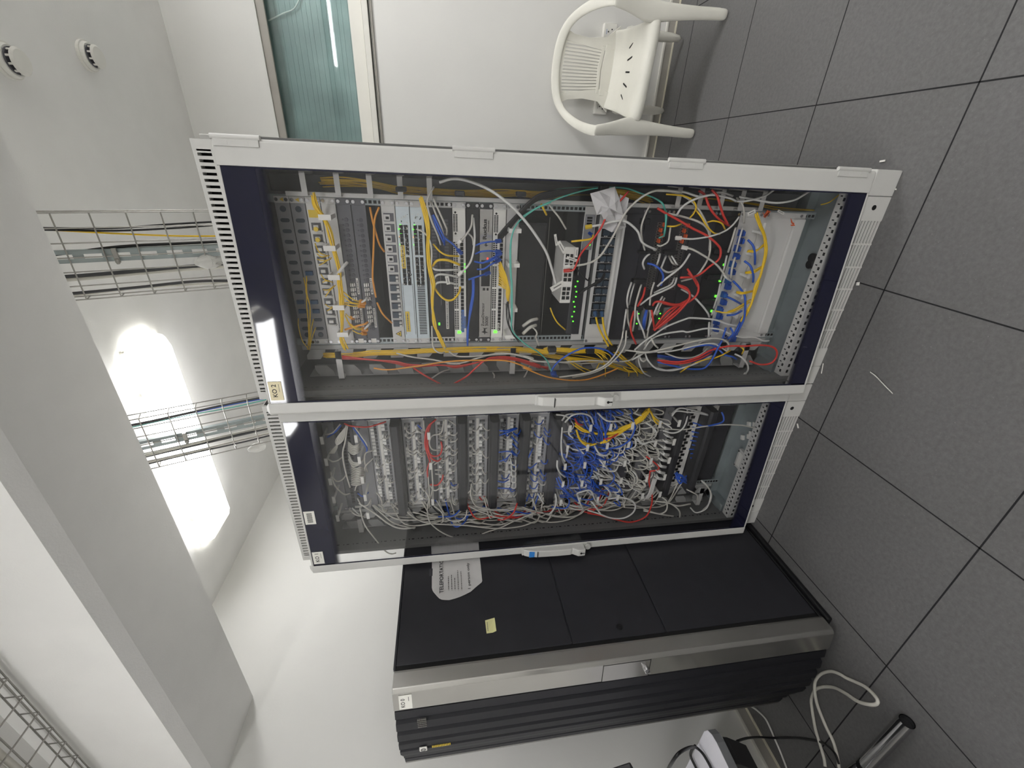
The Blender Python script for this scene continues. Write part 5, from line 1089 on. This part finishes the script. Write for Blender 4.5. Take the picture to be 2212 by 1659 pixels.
o0 = side(437, 912, PO); o1 = side(434, 415, PO); L_ = (o1-o0).length*13.9/11.55
text('headline', 'TELEPORTATION', abs((side(372, 912, PO)-o0).z), o0, (o1-o0), (0, 0, 1), INK, sign, width=L_, bold=.01)
o0 = side(878, 842, PO); o1 = side(850, 420, PO)
text('caption', '1 person only', abs((side(822, 842, PO)-side(878, 842, PO)).z)*1.0, o0-Vector((0, 0, .004)), (0, 1, 0), (0, 0, 1), INK, sign, width=abs(o1.y-o0.y), bold=.008)
for X, yend in ((525, 640), (578, 610), (630, 665), (685, 540), (740, 555)):
    a = side(X, 872, PO); e = side(X, yend, PO); b = MB(); b.box(PX+PO-.0004, PX+PO, a.y, a.y+.0018, a.z, a.z+.0018); y = a.y+.006
    while y < e.y-.003:
        w_ = random.uniform(.004, .011); b.box(PX+PO-.0004, PX+PO, y, min(y+w_, e.y), a.z-.0006, a.z+.0026); y += w_+.0026
    obj('list_line', b, GREYINK, sign)
obj('tape', MB().box(PX-.002, PX+.0016, side(225, 640).y, side(225, 520).y, side(260, 600).z, side(205, 600).z), mat('tape_dull', '3a3a40', .3, noise=.03, scale=30), sign)
nt_ = thing('sticky_note', 'small pale yellow sticky note on the black side panel of rack KO 0', 'note', side(1200, 1450))
q = [side(1115, 1360), side(1270, 1315, .006), side(1300, 1530, .008), side(1240, 1558), side(1140, 1572)]
b = MB(); b.v = q; b.f = [[0, 1, 2, 3, 4]]; b.mi = [0]
so_ = obj('note_sheet', b, POSTIT, nt_); sm_ = so_.modifiers.new('thick', 'SOLIDIFY'); sm_.thickness = .0005
b = MB()
for i in range(5): p = side(1150+3*i, 1400+30*i, .003); b.box(p.x, p.x+.0004, p.y-.003, p.y+.003, p.z-.001, p.z+.001)
obj('handwriting', b, GREYINK, nt_)

# ================================================================== PLASTIC CHAIR
CHX, CHY, CHR = .245, 1.70, math.radians(-9)
Mc = Matrix.Translation((CHX, CHY, 0)) @ Matrix.Rotation(CHR, 4, 'Z')
ch = thing('plastic_armchair', 'white plastic garden armchair standing against the back wall', 'chair', (CHX, CHY, 0))
def ribbon(b, pts, mi=0):
    """pts: (centre, width vector, thickness vector) cross-sections, lofted"""
    n0 = len(b.v)
    for c, w, t in pts:
        c, w, t = Vector(c), Vector(w), Vector(t)
        for a, s in ((-1, -1), (1, -1), (1, 1), (-1, 1)): b.v.append(b.M @ (c+a*w+s*t))
    m_ = len(pts)
    for i in range(m_-1):
        for k in range(4): b.f.append([n0+i*4+k, n0+i*4+(k+1) % 4, n0+(i+1)*4+(k+1) % 4, n0+(i+1)*4+k]); b.mi.append(mi)
    b.f.append([n0+3, n0+2, n0+1, n0]); b.f.append([n0+(m_-1)*4+k for k in range(4)]); b.mi += [mi, mi]
def sub(o, n=2):
    m_ = o.modifiers.new('sub', 'SUBSURF'); m_.levels = n; m_.render_levels = n
    for p in o.data.polygons: p.use_smooth = True
    return o
# top rail and arms in one band
b = MB(Mc); half = [((-.287, -.225, .612), (.030, 0, 0), (0, .004, .006)), ((-.290, -.212, .630), (.031, 0, 0), (0, .003, .009)), ((-.292, -.10, .640), (.030, 0, 0), (0, 0, .009)), ((-.289, .02, .655), (.029, 0, -.003), (0, -.001, .009)),
 ((-.268, .12, .692), (.024, -.006, -.012), (.003, -.004, .008)), ((-.225, .188, .742), (.013, -.010, -.021), (.003, -.007, .006)), ((-.150, .226, .782), (.004, -.010, -.026), (.001, -.008, .004)), ((0, .240, .798), (0, -.010, -.028), (0, -.009, .003))]
b2_ = []
for c, w, t in half[:-1][::-1]: b2_.append(((-c[0], c[1], c[2]), (-w[0], w[1], w[2]), (-t[0], t[1], t[2])))
# left half then right half, the width axis turning smoothly across the back
ribbon(b, half + b2_); sub(obj('top_rail', b, CHAIRM, ch), 2)
for s in (-1, 1):
    b = MB(Mc); ribbon(b, [((s*.285, -.215, .635), (.031, 0, 0), (0, .014, 0)), ((s*.285, -.215, .60), (.031, 0, 0), (0, .014, 0)), ((s*.270, -.205, .50), (.040, 0, 0), (0, .014, 0)), ((s*.256, -.205, .43), (.056, 0, 0), (0, .014, 0)), ((s*.258, -.212, .36), (.044, 0, 0), (0, .014, 0)), ((s*.266, -.22, .20), (.031, 0, 0), (0, .013, 0)), ((s*.272, -.228, .035), (.027, 0, 0), (0, .013, 0)), ((s*.2725, -.2285, .002), (.027, 0, 0), (0, .013, 0))])
    sub(obj('front_leg', b, CHAIRM, ch), 2)
    b = MB(Mc); ribbon(b, [((s*.300, -.200, .63), (.006, 0, 0), (0, .016, 0)), ((s*.298, -.18, .60), (.006, 0, 0), (0, .030, 0)), ((s*.285, -.17, .42), (.006, 0, 0), (0, .045, 0)), ((s*.290, -.20, .2), (.006, 0, 0), (0, .030, 0)), ((s*.297, -.215, .004), (.005, 0, 0), (0, .022, 0))])
    sub(obj('front_leg_flange', b, CHAIRM, ch), 1)
    b = MB(Mc); ribbon(b, [((s*.19, .15, .42), (.042, 0, 0), (0, .016, 0)), ((s*.19, .17, .34), (.034, 0, 0), (0, .018, 0)), ((s*.19, .20, .15), (.028, 0, 0), (0, .018, 0)), ((s*.19, .222, .002), (.025, 0, 0), (0, .018, 0))])
    sub(obj('rear_leg', b, CHAIRM, ch), 1)
# seat
b = MB(Mc); prof = [(-.232, .352), (-.238, .378), (-.226, .402), (-.19, .412), (-.12, .408), (-.04, .402), (.05, .398), (.13, .402), (.175, .418), (.205, .45)]
nx = 12; grid = []
for j, (y, z) in enumerate(prof):
    t = j/(len(prof)-1); hw = .232-.035*t
    for i in range(nx+1):
        u = -1+2*i/nx; grid.append(b.M @ Vector((u*hw, y+(.012*(u*u) if j < 3 else 0), z+.014*u**4+(.006*u*u if j > 2 else -.01*u*u))))
b.v = grid
for j in range(len(prof)-1):
    for i in range(nx): b.f.append([j*(nx+1)+i, j*(nx+1)+i+1, (j+1)*(nx+1)+i+1, (j+1)*(nx+1)+i]); b.mi.append(0)
st_ = obj('seat', b, CHAIRM, ch, smooth=True); sm_ = st_.modifiers.new('thick', 'SOLIDIFY'); sm_.thickness = .008; sub(st_, 1)
for i, x in enumerate((-.13, -.065, 0, .065, .13)):
    b = MB(Mc).obox((x, .02, .4005+.003*abs(x)/.13), (.004, 0, 0), (.016*(x/.13)*-1, .034, 0), (0, 0, .0022)); obj('seat_slot', b, HOLE, ch, bevel=.0015)
# back: frame with slats
b = MB(Mc)
def bk(z): t = (z-.44)/.36; return .200+.038*t
for s in (-1, 1):
    ribbon(b, [((s*.165, bk(.43), .43), (.055, 0, 0), (0, .006, 0)), ((s*.130, bk(.50), .50), (.034, 0, 0), (0, .006, 0)), ((s*.131, bk(.60), .60), (.022, 0, 0), (0, .006, 0)), ((s*.145, bk(.70), .70), (.020, 0, 0), (0, .006, 0)), ((s*.168, bk(.775), .775), (.028, 0, 0), (0, .006, 0))])
ribbon(b, [((-.13, bk(.465), .462), (0, 0, .036), (0, .006, 0)), ((0, bk(.46), .473), (0, 0, .036), (0, .006, 0)), ((.13, bk(.465), .462), (0, 0, .036), (0, .006, 0))])
ribbon(b, [((-.12, bk(.50), .513), (0, 0, .009), (0, .006, 0)), ((0, bk(.50), .523), (0, 0, .010), (0, .006, 0)), ((.12, bk(.50), .513), (0, 0, .009), (0, .006, 0))])
ribbon(b, [((-.15, bk(.755), .762), (0, 0, .022), (0, .006, 0)), ((0, bk(.76), .772), (0, 0, .022), (0, .006, 0)), ((.15, bk(.755), .762), (0, 0, .022), (0, .006, 0))])
for i in range(15):
    x = -.119+i*.017; ribbon(b, [((x*.9, bk(.51), .512), (.0058, 0, 0), (0, .005, 0)), ((x, bk(.63), .63), (.0058, 0, 0), (0, .005, 0)), ((x*1.06, bk(.755), .757), (.0058, 0, 0), (0, .005, 0))])
obj('backrest', b, CHAIRM, ch, bevel=.0015)

# ================================================================== WALL SOCKETS
for lb, x, zc, on in (('white square wall socket box behind the chair, the right one', .494, .443, 1), ('white square wall socket box behind the chair, the left one', .098, .445, 0)):
    s_ = thing('wall_socket', lb, 'wall socket', (x, BY, zc)); 
    obj('box', MB().box(x-.043, x+.043, BY-.034, BY, zc-.043, zc+.043), WHITE, s_, bevel=.004)
    b = MB()
    for dx, dz in ((-.012, -.010), (.012, -.010), (0, .012)): b.box(x+dx-.0035, x+dx+.0035, BY-.0352, BY-.034, zc+dz-.0035, zc+dz+.0035)
    obj('pin_hole', b, HOLE, s_)
    b = MB()
    for i in range(5): b.box(x-.012+i*.005, x-.009+i*.005, BY-.0348, BY-.034, zc+.022, zc+.025)
    obj('marking', b, BLUEL if on else GREYINK, s_)
    obj('conduit', MB().box(x-.012, x+.012, BY-.014, BY, .066, zc-.043), TRIM, s_, bevel=.002)

# ================================================================== CABLE TRAYS
def vtray(x0, x1, label, cables, chx):
    """wire basket coming down from the ceiling to a cabinet top"""
    D = Vector((0, .37, -.929)); N_ = Vector((0, .929, .37)); zt0, zt1 = CZ+.02, 2.17
    P0 = Vector((0, .408, zt0)); Ln = (zt0-zt1)/.929
    th = thing('cable_tray', label, 'cable tray', ((x0+x1)/2, .75, 2.17), 'wire basket trays over the cabinets')
    b = MB()
    for i in range(7):
        x = x0+(x1-x0)*i/6; a = P0+Vector((x, 0, 0)); b.cyl(a, a+D*Ln, .0026, 6)
    for x in (x0, x1):
        a = P0+Vector((x, 0, 0))+N_*.05; b.cyl(a, a+D*Ln, .0026, 6)
    obj('long_wires', b, STEEL, th, smooth=False)
    s = .03
    while s < Ln:
        c_ = P0+D*s; b = MB().tube([c_+Vector((x0, 0, 0))+N_*.05, c_+Vector((x0, 0, 0))-N_*.002, c_+Vector((x1, 0, 0))-N_*.002, c_+Vector((x1, 0, 0))+N_*.05], .0026, 6, smooth=0)
        obj('cross_wire', b, STEEL, th); s += .1
    b = MB(); a = P0+Vector((chx, 0, 0))+N_*.008
    ax = D; wv = Vector((1, 0, 0)); hw = .021
    k = 0; s = 0
    while s < Ln-.01:     # slotted channel: solid bridge, slot, bridge
        e = min(Ln, s+.03); b.obox(a+ax*((s+e)/2), wv*hw, ax*((e-s)/2), N_*.001)
        e2 = min(Ln, e+.05)
        for sg in (-1, 1): b.obox(a+ax*((e+e2)/2)+wv*sg*.0145, wv*.0065, ax*((e2-e)/2), N_*.001)
        s = e2
    for sg in (-1, 1): b.obox(a+ax*(Ln/2)+wv*sg*hw+N_*.009, wv*.001, ax*(Ln/2), N_*.010)
    obj('slotted_channel', b, ZINC, th)
    obj('clamp', MB().obox(P0+D*.36+Vector((chx, 0, 0))-N_*.006, wv*.026, D*.008, N_*.006).cyl(P0+D*.36+Vector((chx-.03, 0, 0))-N_*.012, P0+D*.36+Vector((chx-.01, 0, 0))-N_*.012, .006, 8), STEEL, th, bevel=.002)
    for col, xs, r, lb in cables:
        P = []; m_ = len(xs)
        for i, x in enumerate(xs): P.append(P0+D*(Ln*1.0*i/(m_-1)-.0)+Vector((x, 0, 0))+N_*(.012+r+random.uniform(0, .01)))
        P[-1] = P[-1]+D*.04
        cable(P, col, r, name='tray_cable', label=lb)
a0, a1 = -.777, -.478
vtray(a0, a1, 'galvanised wire basket tray rising from the top of cabinet KO 2', [
 ('black', (a1-.045, a1-.05, a1-.055, a1-.045, a1-.04, a1-.045), .0038, 'thin black cable in the tray over KO 2, nearest the window'), ('black', (a1-.045, a1-.055, a1-.065, a1-.06, a1-.05, a1-.048), .0038, 'second thin black cable in the tray over KO 2, crossing the yellow one'),
 ('yellow', (a1-.045, a1-.055, a1-.075, a1-.09, a1-.095, a1-.092), .0034, 'yellow cable in the tray over KO 2'), ('black', (a1-.155, a1-.14, a1-.12, a1-.118, a1-.115, a1-.11), .0055, 'thick black cable in the tray over KO 2 beside the slotted channel'),
 ('dark grey', (a0+.085, a0+.08, a0+.085, a0+.09, a0+.10, a0+.12), .0085, 'thick grey cable loom in the tray over KO 2'), ('grey', (a0+.075, a0+.07, a0+.075, a0+.08, a0+.08, a0+.06), .0065, 'grey cable loom strand in the tray over KO 2'),
 ('dark grey', (a0+.022, a0+.02, a0+.025, a0+.03, a0+.02, a0+.01), .006, 'grey cable along the left edge of the tray over KO 2'), ('grey', (a0+.012, a0+.012, a0+.02, a0+.02, a0+.012, a0-.0), .0045, 'pale grey cable at the outer left edge of the tray over KO 2')], -.625)
a0, a1 = -1.56, -1.30
vtray(a0, a1, 'galvanised wire basket tray rising from the top of cabinet KO 1', [
 ('dark grey', (a1-.03, a1-.035, a1-.03, a1-.025, a1-.02, a1-.02), .006, 'dark cable near the right edge of the tray over KO 1'), ('blue', (a1-.035, a1-.035, a1-.032, a1-.028, a1-.026, a1-.025), .0042, 'dark blue cable in the tray over KO 1'), ('teal', (a1-.045, a1-.045, a1-.04, a1-.04, a1-.036, a1-.036), .0025, 'thin teal cable in the tray over KO 1'),
 ('grey', (a0+.065, a0+.065, a0+.07, a0+.07, a0+.075, a0+.08), .007, 'grey cable loom in the tray over KO 1'), ('dark grey', (a0+.055, a0+.055, a0+.06, a0+.062, a0+.06, a0+.05), .006, 'second grey cable loom in the tray over KO 1'),
 ('grey', (a0+.02, a0+.02, a0+.025, a0+.03, a0+.03, a0+.02), .005, 'pale grey cable along the left edge of the tray over KO 1'), ('dark grey', (a0+.012, a0+.015, a0+.018, a0+.02, a0+.02, a0+.01), .004, 'thin dark cable along the left edge of the tray over KO 1')], -1.437)
for lb, a_, b_, r1, r2 in (('grey flared cable gland hanging in the tray over KO 2', (424, 568, .60), (470, 562, .70), .011, .030), ('white flared cable gland hanging in the tray over KO 1', (538, 972, .62), (566, 963, .70), .009, .024)):
    A_, B_ = at(a_[0], a_[1], 1, a_[2]), at(b_[0], b_[1], 1, b_[2]); M_ = A_+(B_-A_)*.45
    tag(obj('cable_gland', MB().cyl(A_, M_, r1, 16, r2=r2).cyl(M_, B_, r2, 16), LGREY, bevel=.002), lb, 'cable gland')
# near tray along the camera side of the beam
th = thing('cable_tray', 'galvanised wire basket tray running along the camera side of the ceiling beam', 'cable tray', (-.9, -.45, 2.9))
ty0, ty1, tz = -.605, -.305, 2.9
b = MB()
for y, z in ((ty1, tz+.054), (ty1, tz), (ty1-.012, tz), (ty1-.1, tz), (ty1-.2, tz), (ty0, tz), (ty0, tz+.054)): b.cyl((-2.79, y, z), (2.0, y, z), .0026, 6)
obj('long_wires', b, STEEL, th)
b0 = MB().tube([(0, ty1, tz+.056), (0, ty1, tz-.003), (0, ty0, tz-.003), (0, ty0, tz+.056)], .0026, 6, smooth=0)
src = obj('cross_wire', b0, STEEL, th, loc=(0, 0, 0)); src.location = Vector((-2.74, 0, 0))-org(th)
for k in range(1, 47): inst('cross_wire', src, th, (-2.74+k*.1, 0, 0))
for x in (-2.6, -.4, .8):
    obj('hanger', MB().box(x-.01, x+.01, ty1+.005, ty1+.008, tz+.01, CZ).box(x-.01, x+.01, ty0-.008, ty0-.005, tz+.01, CZ).box(x-.01, x+.01, ty0-.008, ty1+.008, tz-.008, tz-.005), ZINC, th)
for i, (y, r, c) in enumerate(((ty1-.115, .009, 'grey'), (ty1-.135, .007, 'grey'), (ty1-.215, .011, 'dark grey'), (ty1-.24, .009, 'grey'))):
    cable([(-2.78, y, tz+.016), (-2.2, y+.006, tz+.016), (-1.6, y-.004, tz+.015), (-1, y+.005, tz+.016), (0, y, tz+.016), (1.5, y, tz+.016)], c, r, name='tray_cable', label=('pale' if c == 'grey' else 'dark')+' grey cable in the tray along the beam, '+('nearest the beam', 'second from the beam', 'third from the beam', 'farthest from the beam')[i])

# ================================================================== DESK, CHROME FOOT AND THINGS AT THE LOWER LEFT
dk = thing('desk', 'white desk top corner with dark grey edge and chrome foot at the left wall', 'desk', (-2.2, -1.1, 0))
dx1, dy1, dzt = -1.812, -.676, .74
poly = [(LX+.03, -1.75), (dx1, -1.75), (dx1, dy1-.05), (dx1-.006, dy1-.026), (dx1-.02, dy1-.008), (dx1-.045, dy1), (LX+.03, dy1)]
b = MB().prism([(x, y, dzt-.026) for x, y in poly], (0, 0, .0255), 0); obj('desk_edge', b, DESKE, dk)
b = MB().prism([(x*1-.0006, y-.0006, dzt-.001) for x, y in poly], (0, 0, .0015), 0); obj('desk_top', b, DESKT, dk)
pe, pm, ph = Vector((-1.875, -.735, .024)), Vector((-2.205, -.735, .024)), Vector((-2.42, -.66, .024))
b = MB().cyl(pe, pm, .0225, 24, cap=False).cyl(pe+Vector((-.001, 0, 0)), pm, .0205, 24, cap=False); obj('foot_tube', b, CHROME, dk, smooth=True)
obj('foot_tube_end', MB().cyl(pe+Vector((-.02, 0, 0)), pe+Vector((-.018, 0, 0)), .0205, 20), HOLE, dk)
obj('foot_bar', MB().cyl(pm+Vector((.0, 0, 0)), Vector((-2.55, -.70, .024)), .0225, 24), CHROME, dk, smooth=True)
obj('foot_joint', MB().cyl(pm+Vector((-.012, 0, 0)), pm+Vector((.01, 0, 0)), .0245, 20), HOLE, dk)
obj('leg', MB().cyl((-2.54, -.90, .04), (-2.54, -.90, dzt-.026), .02, 18).cyl((-2.54, -1.6, 0), (-2.54, -1.6, dzt-.026), .02, 18).cyl((-2.55, -.70, .024), (-2.54, -.90, .024), .0225, 18), CHROME, dk, smooth=True)
obj('leg', MB().cyl((-1.9, -1.6, 0), (-1.9, -1.6, dzt-.026), .02, 18), CHROME, dk, smooth=True)
pb_ = thing('power_brick', 'black angular power box mounted under the white desk edge', 'power supply', (-1.95, -.72, .6))
q = [at(1380+.19*X, 1480+.19*Y, 1, -.70) for X, Y in ((945,583),(1000,588),(1115,635),(1215,678),(1297,840),(1240,943),(1215,1000),(1100,1000),(1020,720))]
b = MB().prism(q, (0, -.07, 0)); obj('case', b, BLACK, pb_, bevel=.002)
mo = thing('monitor', 'corner of a black screen standing on the desk, cut by the left frame edge', 'monitor', (-2.2, -.85, .742))
q = [at(x, y, 1, -.86) for x, y in ((1361, 1645), (1369, 1659), (1404, 1745), (1290, 1775), (1319, 1659))]
obj('screen', MB().prism(q, (0, -.03, 0)), BLACK, mo, bevel=.003)
mx_ = max(LX+.12, q[2].x-.28); zc_ = (q[2].z+q[3].z)/2; obj('stand', MB().box(mx_-.012, mx_+.012, -.888, -.870, .755, zc_).box(mx_-.012, q[3].x+.02, -.900, -.888, zc_-.02, zc_+.01).box(mx_-.08, mx_+.08, -.95, -.81, .742, .756), BLACK, mo, bevel=.003)
def pxz(lst): return [at(x, y, 2, z) for x, y, z in lst]
s = .19
def Z(X, Y): return (1380+s*X, 1480+s*Y)
cable(pxz([(*Z(330,960), .90), (*Z(370,890), .93), (*Z(450,780), .92), (*Z(560,715), .85), (*Z(640,705), .765), (*Z(720,770), .749), (*Z(790,880), .748), (*Z(840,980), .748)]), 'black', .0045, name='power_cable', label='thin black cable looping above the desk corner and across its top')
cable(pxz([(*Z(640,690), .76), (*Z(600,745), .755), (*Z(590,810), .75), (*Z(640,920), .748), (*Z(680,1000), .748)]), 'black', .0045, name='power_cable', label='thin black cable tail lying on the white desk top')
cable(pxz([(*Z(1115,640), .55), (*Z(1180,615), .45), (*Z(1260,598), .3), (*Z(1380,592), .15), (*Z(1540,600), .06), (*Z(1700,597), .01), (*Z(1850,605), .006), (*Z(2040,640), .006), (*Z(2140,690), .03), (*Z(2230,780), .05), (1812, 1650, .05)]), 'black', .0045, name='power_cable', label='black power cable from the box under the desk to the chrome foot')
cable(pxz([(*Z(1240,222), .006), (*Z(1330,275), .006), (*Z(1430,370), .006), (*Z(1490,480), .006), (*Z(1545,610), .006), (*Z(1610,760), .006), (*Z(1680,943), .006), (1712, 1690, .006)]), 'white', .0045, name='network_cable', label='thin white cable on the floor along the left wall')
zc = lambda X, Y, z: (1400+.27125*X, 1450+.27125*Y, z)
cable(pxz([zc(1410,760,.03), zc(1400,690,.02), zc(1365,570,.008), zc(1330,450,.007), zc(1305,300,.007), zc(1300,220,.007), zc(1330,150,.007), zc(1390,125,.007), zc(1480,130,.01), zc(1570,175,.03), zc(1670,240,.05), zc(1760,265,.055), zc(1815,262,.05), zc(1828,235,.045), zc(1800,190,.035), zc(1730,125,.02), zc(1650,85,.01), zc(1580,55,.008), zc(1520,20,.01), zc(1450,0,.012), zc(1380,20,.014), zc(1335,70,.017), zc(1325,140,.019), zc(1340,240,.014), zc(1370,330,.007), zc(1420,450,.007), zc(1470,550,.008), zc(1500,650,.02), zc(1515,730,.03), zc(1520,770,.035)]), 'grey', .0062, n=8, name='power_cable', label='cream white cable loop lying on the floor beside the chrome foot')
# litter on the floor
def litter(px, py, lx, ly, w, lb, h=.0015, grp=None):
    p = at(px, py, 2, .002); p2 = at(px+lx, py+ly, 2, .002); d = (p2-p); u = Vector((-d.y, d.x, 0)).normalized()
    tag(obj('plastic_scrap', MB().obox(p+Vector((0, 0, h)), d, u*w, (0, 0, h)), WHITE, bevel=.0008), lb, 'litter')
litter(1907, 348, 6, -1, .003, 'small white plastic scrap on the floor right of cabinet KO 2')
litter(1936, 409, 1, 1, .002, 'tiny white crumb at the front right foot of cabinet KO 2')
litter(1854, 613, 3, 0, .006, 'small white square bit on the floor under the grille of KO 2')
litter(1777, 796, -2, 11, .0012, 'thin white sliver on the floor where KO 1 meets KO 2')
litter(1724, 920, 1, 5, .003, 'small white oval bit on the floor under the grille of KO 1')
P_ = pxz([(1880, 804, .004), (1893, 814, .004), (1910, 832, .004), (1928, 850, .004)])
o = obj('plastic_strip', MB().tube(P_, .0042, 6, flat=.35), WHITE, smooth=True); tag(o, 'curved white plastic strip lying on the floor in front of KO 2', 'litter')

# ================================================================== RENDER SETTINGS
w_ = bpy.data.worlds.new('world'); bpy.context.scene.world = w_; w_.use_nodes = True
w_.node_tree.nodes['Background'].inputs[0].default_value = (.05, .05, .055, 1); w_.node_tree.nodes['Background'].inputs[1].default_value = .2
vs = bpy.context.scene.view_settings
vs.view_transform = 'Standard'; vs.look = 'None'; vs.gamma = 1; vs.use_curve_mapping = False; vs.exposure = 0.2
cy = bpy.context.scene.cycles
cy.max_bounces = 10; cy.transparent_max_bounces = 16; cy.diffuse_bounces = 5
